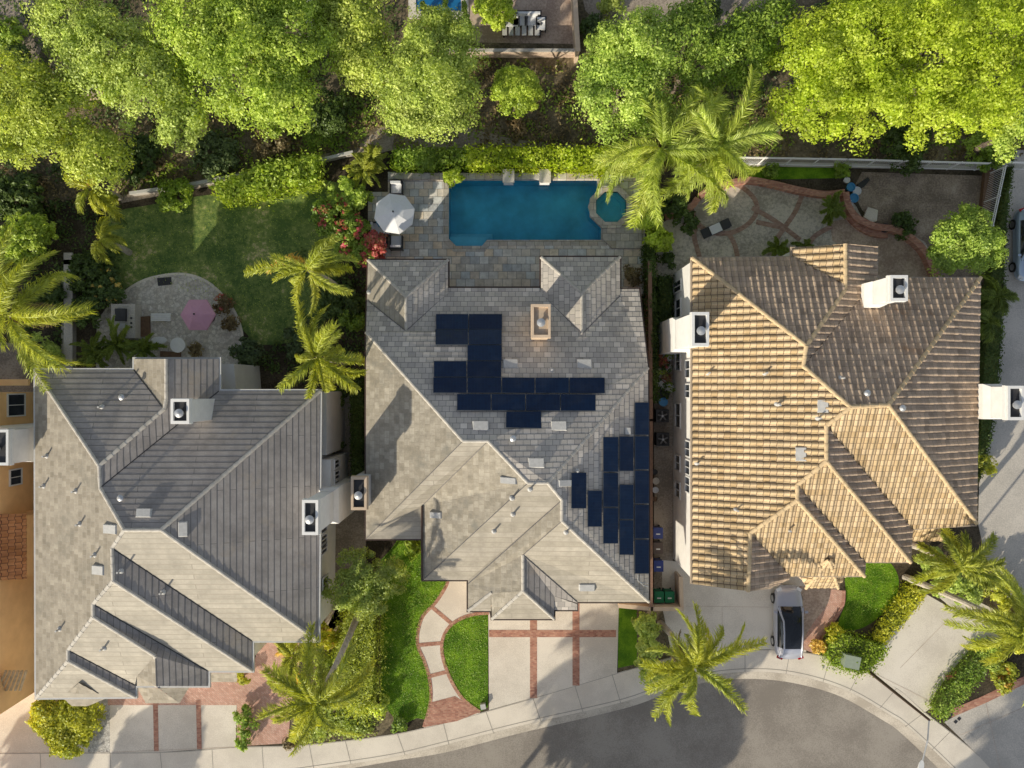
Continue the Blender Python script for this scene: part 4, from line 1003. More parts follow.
tag(mb.build('pergola_beam', M['orange']), 'apricot beam spanning the gap at the left edge', 'beam')

# ------------------------------------------------------------------ walls and fences
def wallseg(name, label, cat, pts, h, w, mat, capmat=None, group=None):
    mb = MB(); q = [P(a, b, h) for a, b in pts]
    t = thing(name, label, cat, (q[0].x, q[0].y, 0), group)
    cp = MB()
    for a, b in zip(q, q[1:]):
        d = (b-a); rz = math.atan2(d.y, d.x); c = (a+b)/2
        mb.obox((c.x, c.y, -.05), d.length+w*.5, w, h-.03, rz)
        cp.obox((c.x, c.y, h-.08), d.length+w*.5+.06, w+.08, .08, rz)
    mb.build('wall_body', mat, t); cp.build('coping', capmat or mat, t); return t
wallseg('garden_wall', 'long low pale wall between the bank and the left garden', 'wall', [(130,193),(187,184.5),(245,174),(318,160),(352,152)], .6, .12, M['concg'], M['stuccoG'])
wallseg('boundary_wall', 'rust-red topped wall dividing the centre and golden-roofed houses', 'wall', [(650,262),(651,420),(651,606)], 1.8, .16, M['fenced'], M['fenced'])
wallseg('front_wall', 'tan stucco wall closing the bin yard beside the driveway', 'wall', [(620,606),(652,609),(681,609)], 1.7, .18, M['stuccoB'])
wallseg('return_wall', 'short tan wall right of the green bins', 'wall', [(682,610),(681,578)], 1.5, .16, M['stuccoB'])
wallseg('terrace_wall', 'grey wall with ledge below the upper patio', 'wall', [(440,50),(576,50)], 1.0, .12, M['cpatio2'], M['concg'])
wallseg('garden_wall', 'tall sandy wall running up from the terrace to the top edge', 'wall', [(578,50),(574,-20)], 1.8, .22, M['stuccoB'])
wallseg('garden_wall', 'thin grey wall between the large trees near the top', 'wall', [(310,40),(304,-20)], 1.6, .2, M['concg'])
wallseg('side_wall', 'grey stub wall beside the side path behind the left house', 'wall', [(68,255),(68,262),(68,372)], .5, .5, M['concg'])
mb = MB()
for pts, r in (([(762,181),(800,191),(830,195),(846,193)], .4), ([(846,193),(848,206),(856,214)], .4)):
    pass
def curved_wall(label, pts, h, w, mat):
    q = smooth(pts, 5); P3 = [P(a, b, h) for a, b in q]; mb = MB(); n = len(P3); vs = []
    for i in range(n):
        d = (P3[min(i+1, n-1)]-P3[max(i-1, 0)]).normalized(); o = Vector((-d.y, d.x, 0))*w/2
        for s, z in ((-1, -.05), (-1, h), (1, h), (1, -.05)): vs.append((P3[i].x+o.x*s, P3[i].y+o.y*s, z))
    fs = [(4*i+k, 4*i+4+k, 4*i+5+k, 4*i+k+1) for i in range(n-1) for k in range(3)]+[(0,1,2,3), (4*n-1, 4*n-2, 4*n-3, 4*n-4)]
    mb.add(vs, fs); return tag(mb.build('planter_wall', mat), label, 'wall')
curved_wall('long curved red brick planter wall below the grass strip', [(700,196),(715,188),(745,180),(770,183),(800,190),(825,194),(845,192)], .45, .42, M['brick'])
curved_wall('double red brick planter wall sweeping past the yellow-green tree', [(846,192),(849,206),(858,218),(875,226),(895,229),(912,238),(926,252),(935,272),(938,282)], .55, .42, M['brick'])
curved_wall('lower brick step in front of the sweeping planter wall', [(850,215),(858,224),(872,232),(888,234)], .25, .5, M['brick'])
curved_wall('short brick planter edge under the bright palm', [(666,216),(680,213),(692,206),(698,198)], .4, .4, M['brick'])
def railing(label, pts, h, rungs, w=.9, mat='white', zb0=0):
    q = [P(a, b, h) for a, b in pts]; t = thing('metal_fence', label, 'fence', (q[0].x, q[0].y, 0))
    r = MB(); pk = MB(); po = MB()
    for a, b in zip(q, q[1:]):
        d = b-a; L_ = d.length; n = int(L_/.13)
        for z in (h, h*.9, .18): r.tube([(a.x, a.y, z), (b.x, b.y, z)], .035, 5)
        for i in range(n+1):
            c = a+d*i/n; pk.tube([(c.x, c.y, .1), (c.x, c.y, h)], .014, 4, cap=False)
        m = int(L_/2.2)+1
        for i in range(m+1):
            c = a+d*i/m; MB().tube([(c.x, c.y, -.05), (c.x, c.y, h+.08)], .045, 6).build('post', M[mat], t)
    r.build('rail', M[mat], t); pk.build('picket', M[mat], t)
railing('long white metal fence behind the right garden', [(738,157),(848,159),(990,163)], 1.6, 0)
wallseg('retaining_wall', 'low concrete kerb wall along the foot of the long white fence', 'wall', [(740,163.5),(990,168)], .15, .2, M['cpatio2'], M['concg'])
railing('white metal fence at the right side of the dirt bed', [(1006,166),(993,226)], 1.9, 0)
railing('white metal fence near the right edge by the trees', [(1010,162),(1060,163)], 1.6, 0)
railing('white railing half hidden between the top left trees', [(56,97),(104,84)], 1.4, 0)
wallseg('wall_ledge', 'short pale wall below the railing at top left', 'wall', [(58,100),(106,91)], .7, .3, M['stuccoB'])
wallseg('bed_edge', 'timber edge on the right of the dirt bed', 'edging', [(990,172),(984,226)], .4, .5, M['wood'])

# ------------------------------------------------------------------ garden and yard objects
def umbrella(label, px, py, z, r, n, mat, rot=0):
    p = P(px, py, z); t = thing('patio_umbrella', label, 'umbrella', (p.x, p.y, 0)); mb = MB()
    ring = [(p.x+r*math.cos(rot+2*math.pi*k/n), p.y+r*math.sin(rot+2*math.pi*k/n), z-.55) for k in range(n)]
    mid = [(p.x+r*.5*math.cos(rot+2*math.pi*(k+.0)/n), p.y+r*.5*math.sin(rot+2*math.pi*(k+.0)/n), z-.22) for k in range(n)]
    vs = [(p.x, p.y, z)]+mid+ring+[(x, y, zz-.14) for x, y, zz in ring]
    fs = [(0, 1+k, 1+(k+1) % n) for k in range(n)]+[(1+k, 1+n+k, 1+n+(k+1) % n, 1+(k+1) % n) for k in range(n)]+[(1+n+k, 1+2*n+k, 1+2*n+(k+1) % n, 1+n+(k+1) % n) for k in range(n)]
    mb.add(vs, fs); mb.build('canopy', mat, t)
    rb = MB()
    for k in range(n): rb.tube([(p.x, p.y, z-.05), (mid[k][0], mid[k][1], mid[k][2]-.03), (ring[k][0], ring[k][1], ring[k][2]-.03)], .015, 4)
    rb.build('rib', M['dark'], t)
    mb = MB(); mb.tube([(p.x, p.y, 0), (p.x, p.y, z+.02)], .03, 8); mb.build('pole', M['dark'], t)
    MB().lathe((p.x, p.y, z), [(.06, -.01), (.06, .05), (.02, .12)], 10).build('finial', M['dark'], t)
    MB().lathe((p.x, p.y, 0), [(.32, .02), (.3, .08), (.06, .12)], 18).build('base', M['dark'], t)
umbrella('large octagonal white umbrella over the poolside seating', 393, 211.5, 2.7, 1.32, 8, M['umb'], R(14))
umbrella('hexagonal pink umbrella on the flagstone patio', 194, 314, 2.5, 1.12, 6, M['umbp'], R(0))
def seat(label, px, py, w, d, rz, back=True, pillow=None, name='patio_chair', cat='chair'):
    p = P(px, py, .4); t = thing(name, label, cat, (p.x, p.y, .016), rz=rz)
    f = MB(); f.box(-w/2, w/2, -d/2, d/2, .22, .32)
    if back: f.box(-w/2, w/2, d/2-.09, d/2, .32, .85); f.box(-w/2, -w/2+.07, -d/2, d/2-.09, .32, .58); f.box(w/2-.07, w/2, -d/2, d/2-.09, .32, .58)
    f.build('frame', M['dark'], t, local=True)
    for sx in (-1, 1):
        for sy in (-1, 1): l = MB(); l.box(sx*(w/2-.04)-.03, sx*(w/2-.04)+.03, sy*(d/2-.04)-.03, sy*(d/2-.04)+.03, 0, .22); l.build('leg', M['dark'], t, local=True)
    MB().box(-w/2+.085, w/2-.085, -d/2+.03, d/2-.12 if back else d/2-.05, .325, .46).build('seat_cushion', M['cushion'], t, local=True)
    if back: MB().box(-w/2+.09, w/2-.09, d/2-.24, d/2-.10, .465, .9).build('back_cushion', M['cushion'], t, local=True)
    if pillow: MB().obox((.35, .02, .465), .4, .3, .14, .5).build('pillow', M[pillow], t, local=True)
seat('black framed chair with white cushions above the white umbrella', 396.5, 187.5, .85, .8, 0)
seat('black framed chair with white cushions below the white umbrella', 396.5, 243, .85, .95, R(180))
seat('black framed loveseat with a blue pillow half under the umbrella', 380, 229, .9, 1.3, R(90), pillow='bluep', name='loveseat', cat='sofa')
seat('small black framed ottoman left of the lower poolside chair', 382.5, 241, .62, .62, 0, back=False, name='ottoman', cat='ottoman')
p = P(393, 212, 0); t = thing('coffee_table', 'low dark table under the white umbrella', 'table', (p.x+.9, p.y-.3, .016))
MB().box(-.45, .45, -.3, .3, .38, .44).build('table_top', M['wood'], t, local=True)
for sx in (-1, 1):
    for sy in (-1, 1): MB().box(sx*.38-.03, sx*.38+.03, sy*.24-.03, sy*.24+.03, 0, .38).build('leg', M['dark'], t, local=True)
# lounger on the right patio
p = P(715, 229, .3); t = thing('sun_lounger', 'dark sun lounger with white towel on the right patio', 'lounger', (p.x, p.y, .012), rz=R(24))
MB().box(-.95, .95, -.32, .32, .28, .36).build('frame', M['dark'], t, local=True)
mb = MB(); mb.add([(.4,-.3,.37),(1.0,-.3,.6),(1.0,.3,.6),(.4,.3,.37),(.4,-.3,.33),(1.0,-.3,.56),(1.0,.3,.56),(.4,.3,.33)], [(0,1,2,3),(7,6,5,4),(0,4,5,1),(2,6,7,3)]); mb.build('backrest', M['dark'], t, local=True)
for sx in (-.8, .8):
    for sy in (-.27, .27): MB().box(sx-.03, sx+.03, sy-.03, sy+.03, 0, .28).build('leg', M['dark'], t, local=True)
MB().box(-.35, .4, -.29, .29, .362, .40).build('towel', M['cushion'], t, local=True)
# outdoor kitchen on the left patio
p = P(120, 324, .9); t = thing('outdoor_kitchen', 'grey stone barbecue counter with dark grill on the left patio', 'barbecue counter', (p.x, p.y, 0))
mb = MB(); a, b = P(111, 338, .9), P(135, 304, .9); mb.box(a.x, b.x, a.y, b.y, 0, .9); mb.build('counter', M['concg'], t)
mb = MB(); a, b = P(115, 321, 1.1), P(125.5, 308.5, 1.1); mb.box(a.x, b.x, a.y, b.y, .9, 1.12); g = mb.build('grill', M['dark'], t); MB().box(a.x+.05, b.x-.05, a.y-.08, a.y-.03, 1.0, 1.04).build('grill_handle', M['metal'], g)
a, b = P(117, 328, .95), P(126, 323, .95); MB().box(a.x, b.x, a.y, b.y, .9, .94).build('side_burner', M['metal'], t)
for q in ((131,318),(131,323),(131,327)): c = P(*q, .95); MB().lathe((c.x, c.y, .9), [(.07, 0), (.07, .05), (.03, .06)], 10).build('knob', M['dark'], t)
p = P(162, 317, .45); t = thing('bench', 'white slatted bench beside the pink umbrella', 'bench', (p.x, p.y, 0))
a, b = P(151, 321, .45), P(170.5, 313, .45)
for k in range(4): h0 = a.y+(b.y-a.y)*k/4; MB().box(a.x, b.x, h0+.01, h0+(b.y-a.y)/4-.02, .4, .45).build('slat', M['white'], t)
for x in (a.x+.08, b.x-.14):
    for y in (a.y+.03, b.y-.09): MB().box(x, x+.06, y, y+.06, .01, .4).build('leg', M['white'], t)
def rtable(label, px, py, rx, ry, h, mat, name='round_table'):
    p = P(px, py, h); t = thing(name, label, 'table', (p.x, p.y, 0)); poly = [(p.x+rx*math.cos(2*math.pi*k/20), p.y+ry*math.sin(2*math.pi*k/20)) for k in range(20)]
    MB().prism(poly, h-.05, h, bottom=True).build('table_top', mat, t); MB().tube([(p.x, p.y, .02), (p.x, p.y, h-.05)], .05, 8).build('stem', mat, t)
    MB().lathe((p.x, p.y, .016), [(.25, 0), (.22, .04), (.06, .07)], 14).build('foot', mat, t)
rtable('round white table on the flagstones near the left house roof', 177.5, 345, .5, .5, .74, M['white'])
rtable('oval white side table left of the round white table', 159, 340, .52, .23, .5, M['white'], 'oval_table')
def flat(name, label, cat, pts, z0, z1, mat): return tag(MB().prism([(p.x, p.y) for p in PP(pts, z1)], z0, z1).build(name, mat), label, cat)
flat('door_mat', 'dark rectangular mat at the top of the flagstone patio', 'mat', [(157,278),(171,277),(171.5,284.5),(158,286)], .016, .04, M['dark'])
flat('fire_pit_cover', 'dark brown planked step beside the barbecue counter', 'step', [(137,317),(149,316),(149.5,336),(137,337)], .016, .2, M['wood'])
flat('stepping_platform', 'dark low step against the left house roof', 'step', [(160,351),(180,352),(180,360),(160,360)], .016, .2, M['wood'])
flat('stepping_stone', 'large pale angular stone slab in the dirt bed', 'stone', [(864,217),(868,207),(878,210),(877,221),(872,222)], .01, .16, M['conc'])
flat('skimmer_lid', 'round white lid on the stone terrace left of the pool', 'lid', [(438.5+1.6*math.cos(a*.6), 219.5+1.6*math.sin(a*.6)) for a in range(10)], .014, .035, M['white'])
# buckets and pots
def pot(label, px, py, r, h, mat, plant=None, group=None, name='plant_pot', cat='pot'):
    p = P(px, py, h); t = thing(name, label, cat, (p.x, p.y, 0), group)
    MB().lathe((p.x, p.y, .01), [(r*.7, 0), (r, h), (r*1.06, h+.01), (r*.9, h+.01), (r*.88, h-.05)], 14).build('vessel', M[mat], t)
    if plant:
        SEED[0] += 1; me = crown_mesh('plant', [(p.x, p.y, h+r*.6, r*1.25, r*1.25, r*.9)], 14, .06, SEED[0], .12, 16); link('plant', me, LF[plant], t)
for q in (('small white bucket at the top of the brick planter wall', 847, 180, .2, .3, 'white'), ('pale blue bucket on the right patio clutter', 851, 187, .28, .35, 'bluep'), ('large white basin beside the blue bucket', 857, 191, .28, .25, 'cushion'),
          ('light blue tub lowest of the patio clutter', 854, 198, .3, .35, 'bluep'), ('white pail nearest the brick step', 849, 203, .22, .3, 'white')):
    pot(*q, name='bucket', cat='bucket')
flat('folded_tarp', 'black tarp lying beside the buckets on the dirt bed', 'tarp', [(858,184),(868,177),(870,180),(864,187),(857,190)], .01, .14, M['dark'])
pot('terracotta pot by the sweeping planter wall', 885, 228, .3, .4, 'dark', None)
pl = [('red-flowered pot uppermost in the row along the white wall', 662, 353, 'terra', 'red'), ('pale pot beneath the red-flowered one', 667, 358, 'white', 'mid'), ('second red-flowered pot in the side yard row', 663, 363, 'terra', 'red'),
      ('bushy white pot left of the ground-floor window', 667, 368, 'white', 'dark'), ('grey pot with pale leaves in the side yard', 661, 373, 'concg', 'lemon'), ('pot with blush foliage near the middle of the row', 666, 378, 'terra', 'brown'),
      ('white pot with dark plant below the middle of the row', 662, 384, 'white', 'dark'), ('small white pot close to the wall window', 669, 388, 'white', 'mid'), ('dark pot next above the blue barrel', 664, 394, 'dark', 'dark'), ('white planter at the chimney foot', 660, 346, 'white', 'dark')]
for l, x, y, m_, f in pl: pot(l, x, y, .3, .4, m_, f)
pot('round bright blue barrel above the air-conditioning units', 663.5, 402, .28, .6, 'bluep', None, name='barrel', cat='barrel')
for k, (px, py) in enumerate(((662.5,416),(663,439.5))):
    p = P(px, py, .8); t = thing('air_conditioner', 'dark square air-conditioning unit in the side yard, ' + ('upper one by the blue barrel' if k == 0 else 'lower one'), 'air conditioner', (p.x, p.y, 0))
    MB().box(p.x-.42, p.x+.42, p.y-.42, p.y+.42, .01, .8).build('casing', M['dark'], t)
    MB().prism([(p.x+.36*math.cos(a*.524), p.y+.36*math.sin(a*.524)) for a in range(12)], .801, .83).build('fan_guard', M['black'], t)
    mb = MB()
    for a in range(5): th = a*1.2566+.4; mb.obox((p.x+.18*math.cos(th), p.y+.18*math.sin(th), .835), .30, .10, .01, th)
    mb.build('fan_blade', M['lead2'], t)
    MB().lathe((p.x, p.y, .832), [(.08, 0), (.07, .04), (.03, .05)], 12).build('fan_hub', M['metal'], t)
def bin_(label, px, py, mat, lid=None):
    p = P(px, py, 1.0); t = thing('wheelie_bin', label, 'rubbish bin', (p.x, p.y, 0))
    MB().obox((p.x, p.y, .08), .5, .58, .92, 0, taper=1.12).build('body', M[mat], t)
    MB().box(p.x-.31, p.x+.31, p.y-.36, p.y+.36, 1.0, 1.06).build('lid', M[mat], t)
    MB().tube([(p.x-.24, p.y+.40, .98), (p.x+.24, p.y+.40, .98)], .025, 6).build('handle', M['dark'], t)
    for s in (-.24, .24): MB().tube([(p.x+s-.03, p.y+.25, .12), (p.x+s+.03, p.y+.25, .12)], .12, 12).build('wheel', M['tyre'], t)
    if lid: MB().box(p.x-.13, p.x+.13, p.y-.1, p.y-.02, 1.061, 1.066).build('lid_marking', M['white'], t)
bin_('green wheelie bin, left of the pair behind the tan wall', 659, 597, 'bin_g', 1); bin_('green wheelie bin, right of the pair behind the tan wall', 669.5, 597, 'bin_g', 1)
bin_('blue wheelie bin, farther up the side yard above the brown one', 658, 533, 'bin_b', 1); bin_('brown wheelie bin between the two blue ones', 658, 548, 'bin_k', 1); bin_('blue wheelie bin just below the brown one', 658.5, 566, 'bin_b', 1)
for i, (px, py, r) in enumerate(((655,472,.18),(656,481,.22),(655.5,490,.2),(655,499,.16))):
    pot(['dark bag at the top of the junk pile by the red wall','pale stone in the junk pile by the red wall','white cloth bundle in the junk pile by the red wall','brown sack at the foot of the junk pile by the red wall'][i], px, py, r, .3, ['dark','conc','cushion','wood'][i], name='bundle', cat='junk')
p = P(849.5, 660, .8); t = thing('utility_box', 'grey-green utility box standing in the hedge by the kerb', 'utility box', (p.x, p.y, 0))
MB().obox((p.x, p.y, 0), .95, .75, 1.15, R(-12)).build('cabinet', M['utility'], t); MB().obox((p.x, p.y, 1.15), 1.02, .82, .07, R(-12)).build('lid', M['utility'], t)
# street lamp
b0 = P(866, 669, 0); tp = P(927, 723, 7.3); t = thing('street_lamp', 'tall street lamp leaning over the kerb of the bend', 'street lamp', (b0.x, b0.y, 0))
MB().tube([(b0.x, b0.y, 0), (b0.x, b0.y, 7.3)], [.12, .07], 10).build('pole', M['trimb'], t)
MB().lathe((b0.x, b0.y, .012), [(.24, 0), (.22, .1), (.13, .3)], 12).build('base', M['concg'], t)
hd = P(922, 760, 7.5); am = P(927, 740, 7.55)
MB().tube([(b0.x, b0.y, 7.25), (am.x, am.y, 7.6), (hd.x, hd.y, 7.55)], .04, 8).build('arm', M['metal'], t)
mb = MB(); d = Vector((hd.x-am.x, hd.y-am.y, 0)).normalized(); s_ = Vector((-d.y, d.x, 0)); ring = []
for u, w in ((0,.06),(.15,.13),(.45,.16),(.62,.10),(.66,.02)):
    for z in (0, .1): ring += [(hd.x+d.x*u+s_.x*w, hd.y+d.y*u+s_.y*w, 7.5+z*(.4+u)), (hd.x+d.x*u-s_.x*w, hd.y+d.y*u-s_.y*w, 7.5+z*(.4+u))]
mb.add(ring, [(4*i, 4*i+4, 4*i+6, 4*i+2) for i in range(4)]+[(4*i+1, 4*i+3, 4*i+7, 4*i+5) for i in range(4)]+[(4*i+2, 4*i+6, 4*i+7, 4*i+3) for i in range(4)]+[(4*i, 4*i+1, 4*i+5, 4*i+4) for i in range(4)]+[(0,2,3,1),(16,17,19,18)]); mb.build('lamp_head', M['white'], t)
for i, (px, py) in enumerate(((951,715),(959,719),(955.5,722))):
    flat('meter_lid', 'small dark meter cover in the corner driveway, '+('nearest the hedge','rightmost of the three','lowest of the three')[i], 'cover', [(px-2,py),(px,py-2.2),(px+2.4,py-.4),(px+.4,py+2)], .012, .03, M['dark'])
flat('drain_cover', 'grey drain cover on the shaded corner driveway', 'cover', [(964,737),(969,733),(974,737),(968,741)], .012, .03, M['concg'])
flat('marker_post', 'tiny pale box where the round lawn meets the pavement', 'meter box', [(480,705),(485,704),(486,709),(481,710)], .01, .3, M['lead'])

# top patio furniture
p = P(529, 28, .4)
for i, (px, py, w, d, rz) in enumerate(((512,21,1.0,.8,0),(520,20,1.0,.8,0),(533,20,1.1,.8,0),(541,25,.7,.7,0))):
    seat(['leftmost pale-cushioned seat on the upper patio','second pale-cushioned seat on the upper patio','third pale-cushioned seat on the upper patio','rightmost pale-cushioned seat on the upper patio'][i], px, py, w, d, rz)
p = P(522, 30, .45); t = thing('patio_table', 'grey slatted table on the upper patio', 'table', (p.x, p.y, 0))
for k in range(6): MB().box(p.x-1.3+k*.43, p.x-1.3+k*.43+.3, p.y-.35, p.y+.35, .4, .45).build('slat', M['lead'], t)
for s in (-1.2, 1.2): MB().box(p.x+s-.04, p.x+s+.04, p.y-.3, p.y+.3, .012, .4).build('leg', M['dark'], t)
t = thing('swimming_pool', 'neighbouring blue pool cut off by the top edge', 'pool', P(436, 2, 0))
a, b = P(416, 11.5, 0), P(461, -40, 0)
MB().box(a.x, b.x, a.y, b.y, .0, .02).build('water', mat_glass_dark('far_pool_water', (.01,.12,.28), .1), t)
mb = MB(); mb.box(a.x-.5, a.x, a.y-.5, b.y, 0, .08); mb.box(b.x, b.x+.5, a.y-.5, b.y, 0, .08); mb.box(a.x, b.x, a.y-.5, a.y, 0, .08); mb.build('coping', M['conc'], t)
# ------------------------------------------------------------------ cars
def car(label, px, py, rz, paint):
    p = P(px, py, .5); t = thing('car', label, 'car', (p.x, p.y, .012), rz=rz)
    # nose towards +y
    St = [(2.38,.34,.42,.56),(2.33,.56,.38,.64),(2.20,.72,.33,.72),(1.98,.83,.28,.80),(1.45,.91,.25,.92),(.95,.92,.25,1.0),(-.6,.925,.25,1.02),(-1.7,.92,.27,1.06),(-2.05,.86,.32,1.04),(-2.24,.76,.36,1.0),(-2.34,.62,.42,.92),(-2.39,.46,.46,.80)]
    vs, fs = [], []
    for y, w, lo, hi in St:
        md = lo+(hi-lo)*.55
        for k, (fx, z) in enumerate(((-.92, lo),(-1.0, md),(-.96, hi-.10),(-.84, hi-.02),(-.45, hi+.03),(0, hi+.045),(.45, hi+.03),(.84, hi-.02),(.96, hi-.10),(1.0, md),(.92, lo))): vs.append((w*fx, y, z))
    n = 11
    for i in range(len(St)-1):
        for k in range(n-1): fs.append((i*n+k, i*n+k+1, (i+1)*n+k+1, (i+1)*n+k))
    fs += [tuple(range(n)), tuple(reversed(range((len(St)-1)*n, len(St)*n)))]
    MB().add(vs, fs).build('body', paint, t, smooth=True, local=True)
    G = [(1.12,.74,1.00,.0),(.75,.72,1.20,.0),(.30,.64,1.44,1),(-.2,.63,1.50,1),(-.9,.62,1.50,1),(-1.5,.60,1.44,1),(-1.95,.64,1.22,0),(-2.18,.66,1.06,0)]
    vs, fs, ms = [], [], []
    mb = MB()
    for y, w, z, r in G:
        bw = .86 if -1.9 < y < 1 else .78
        vs += [(-bw, y, 1.0), (-w, y, z-.03), (-w*.9, y, z), (0, y, z+.03), (w*.9, y, z), (w, y, z-.03), (bw, y, 1.0)]
    mb = MB()
    for i in range(len(G)-1):
        for k in range(6):
            m = 1 if (k in (1, 4) or i >= 5) else 0
            fs.append((i*7+k, i*7+k+1, (i+1)*7+k+1, (i+1)*7+k)); ms.append(m)
    mb.add(vs, fs); mb.m = ms; mb.build('cabin', [M['carglass'], paint], t, smooth=True, local=True)
    for sx in (-1, 1):
        MB().tube([(sx*.80,1.05,1.03),(sx*.70,.65,1.27),(sx*.61,.28,1.48),(sx*.60,-.5,1.54),(sx*.58,-1.45,1.47),(sx*.62,-1.95,1.25),(sx*.7,-2.2,1.06)], .055, 6).build('roof_rail', paint, t, smooth=True, local=True)
        for y in (1.45, -1.38):
            w = MB().tube([(sx*.72, y, .33), (sx*.945, y, .33)], .335, 20).build('wheel', M['tyre'], t, local=True); MB().tube([(sx*.93, y, .33), (sx*.955, y, .33)], .21, 12).build('rim', M['rim'], w, local=True)
        MB().obox((sx*1.0, .78, 1.0), .2, .14, .14, sx*.2).build('mirror', paint, t, local=True)
        MB().obox((sx*.66, 2.17, .66), .34, .2, .12, -sx*.5).build('headlight', M['lamp'], t, local=True)
        MB().obox((sx*.68, -2.24, .86), .36, .16, .13, sx*.35).build('tail_light', M['redlens'], t, local=True)
    MB().box(-.25, .25, -2.39, -2.37, .62, .74).build('number_plate', M['white'], t, local=True)
    return t
car('silver car with black glass roof parked in front of the golden-roofed house', 787.5, 621, 0, M['car'])
car('pale blue-silver car cut off by the right edge', 1028, 245, R(180), M['car2'])

# ------------------------------------------------------------------ vegetation
tree('broadleaf_tree', 'light green tree with diagonal crown near the top left corner', 'tree', [(75,22,40),(115,55,48),(155,90,44),(180,122,26)], 'olive', 6.5)
tree('broadleaf_tree', 'olive green tree filling the left edge below the corner', 'tree', [(20,92,36),(60,120,44),(95,155,32),(30,130,38)], 'olive', 6.2)
tree('broadleaf_tree', 'broad green tree left of the thin grey wall at the top', 'tree', [(210,25,52),(250,70,58),(285,105,34),(290,40,46),(240,5,50)], 'tree', 7)
tree('broadleaf_tree', 'narrow green tree right of the thin grey wall at the top', 'tree', [(352,15,38),(365,60,30),(345,35,30)], 'olive', 6)
tree('broadleaf_tree', 'round pale green tree above the white umbrella', 'tree', [(428,82,50),(440,50,40),(415,100,34),(450,105,30)], 'olive', 6.5, leaf=.075, per=220)
tree('small_tree', 'small round bright tree alone on the dark bank above the pool', 'tree', [(517,92,24),(510,88,16)], 'tree', 3.5, leaf=.075, sub=.35, tr=.1, dens=8, per=90)
tree('broadleaf_tree', 'leafy bright green tree right of the upper terrace', 'tree', [(615,95,40),(640,50,42),(610,65,30),(640,110,26)], 'tree', 6.5)
tree('broadleaf_tree', 'dark green tree between the leafy bright tree and the blue-green one', 'tree', [(690,36,30),(698,70,20)], 'mid', 6.0)
tree('broadleaf_tree', 'dense blue-green tree left of the yellow-green giant', 'tree', [(742,55,36),(765,30,34),(728,62,24)], 'mid', 5.8)
tree('broadleaf_tree', 'huge yellow-green tree, left of the pair at top right', 'tree', [(820,60,46),(860,40,50),(815,105,40),(870,105,40),(850,75,40)], 'bright', 7.5, leaf=.085)
tree('broadleaf_tree', 'huge yellow-green tree, right of the pair reaching the corner', 'tree', [(935,60,54),(985,30,50),(940,110,38),(985,85,44),(915,20,40)], 'bright', 7.5, leaf=.085)
tree('broadleaf_tree', 'green tree poking in at the right edge above the white fence', 'tree', [(1018,120,24),(1005,142,14)], 'tree', 4.5)
tree('citrus_tree', 'rounded yellow-green tree beside the sweeping brick wall', 'tree', [(955,240,26),(980,250,22),(970,225,20),(945,258,18)], 'tree', 4.2, leaf=.075, sub=.42, tr=.12, dens=6, per=110)
tree('feathery_tree', 'soft pale green tree between the left and centre houses', 'tree', [(360,568,24),(385,575,22),(345,590,20),(370,600,20)], 'lemon', 3.4, leaf=.07, sub=.38, dens=5, per=90, tr=.08)
# palms
palm('bright palm rising left of the centre house, upper of two', 308, 270, 7.5, 3.3, 'palm', 15, seed=3)
palm('bright palm rising left of the centre house, lower of two', 318, 358, 7.5, 3.1, 'palm', 15, seed=5)
palm('large palm with yellow fronds at the left edge', 8, 315, 8.5, 4.8, 'palm', 17, seed=7, wid=.75, base=(P(60,300).x, P(0,310).y))
palm('small palm with a few yellowing fronds beside the back lawn', 101, 240, 3.0, 1.6, 'palm', 8, seed=1)
palm('palm with dry orange fronds under the olive tree', 92, 188, 3.2, 1.9, 'palm', 9, seed=6)
palm('palm standing in the front garden between the left and centre houses', 316, 702, 8.2, 3.6, 'palm', 24, seed=12, base=(P(362,604).x, P(0,604).y))
palm('palm hanging over the pavement below the bin yard', 693, 666, 8.0, 3.3, 'palm', 26, seed=13)
palm('brilliant yellow-green palm over the pool terrace corner, left of two', 662, 150, 7.0, 4.4, 'palmb', 25, seed=17, wid=.8)
palm('brilliant yellow-green palm over the pool terrace corner, right of two', 716, 148, 7.0, 4.1, 'palmb', 24, seed=19, wid=.8)
palm('palm with pale trunk leaning out from the golden-roofed house', 958, 566, 5.4, 2.7, 'palm', 15, seed=23, base=(P(910,544).x, P(0,544).y), elo=-20)
palm('tall palm crossing the parking pad at the right edge', 1020, 628, 9.7, 3.3, 'palm', 18, seed=25, base=(P(905,577).x, P(0,577).y))
palm('small palm growing in the hedge right of the golden-roofed house', 995, 297, 2.0, 1.3, 'palmd', 14, seed=27, trunk=.1)
palm('lower small palm behind the golden-roofed house corner', 986, 322, 1.6, 1.2, 'palmd', 12, seed=29, trunk=.1)
for i, (px, py, r) in enumerate(((831,208,.95),(776,249,.85),(804,249,.7),(118,345,1.7),(95,352,1.5),(145,350,1.2),(364,172,1.2),(372,160,1.0))):
    palm(['short cycad in the patio corner below the brick wall','spiky cycad against the golden roof edge, left one','spiky cycad against the golden roof edge, right one','dark spreading cycad below the barbecue counter','dark cycad left of the spreading one behind the left house','dark cycad right of the spreading one near the step','palm clump at the left end of the pool hedge','paler palm clump above the poolside chair'][i], px, py, 1.0, r, 'palmd' if i < 6 else 'palm', 22, seed=31+i, name='cycad', cat='cycad', trunk=.14, wid=.22, elo=0, ehi=70)
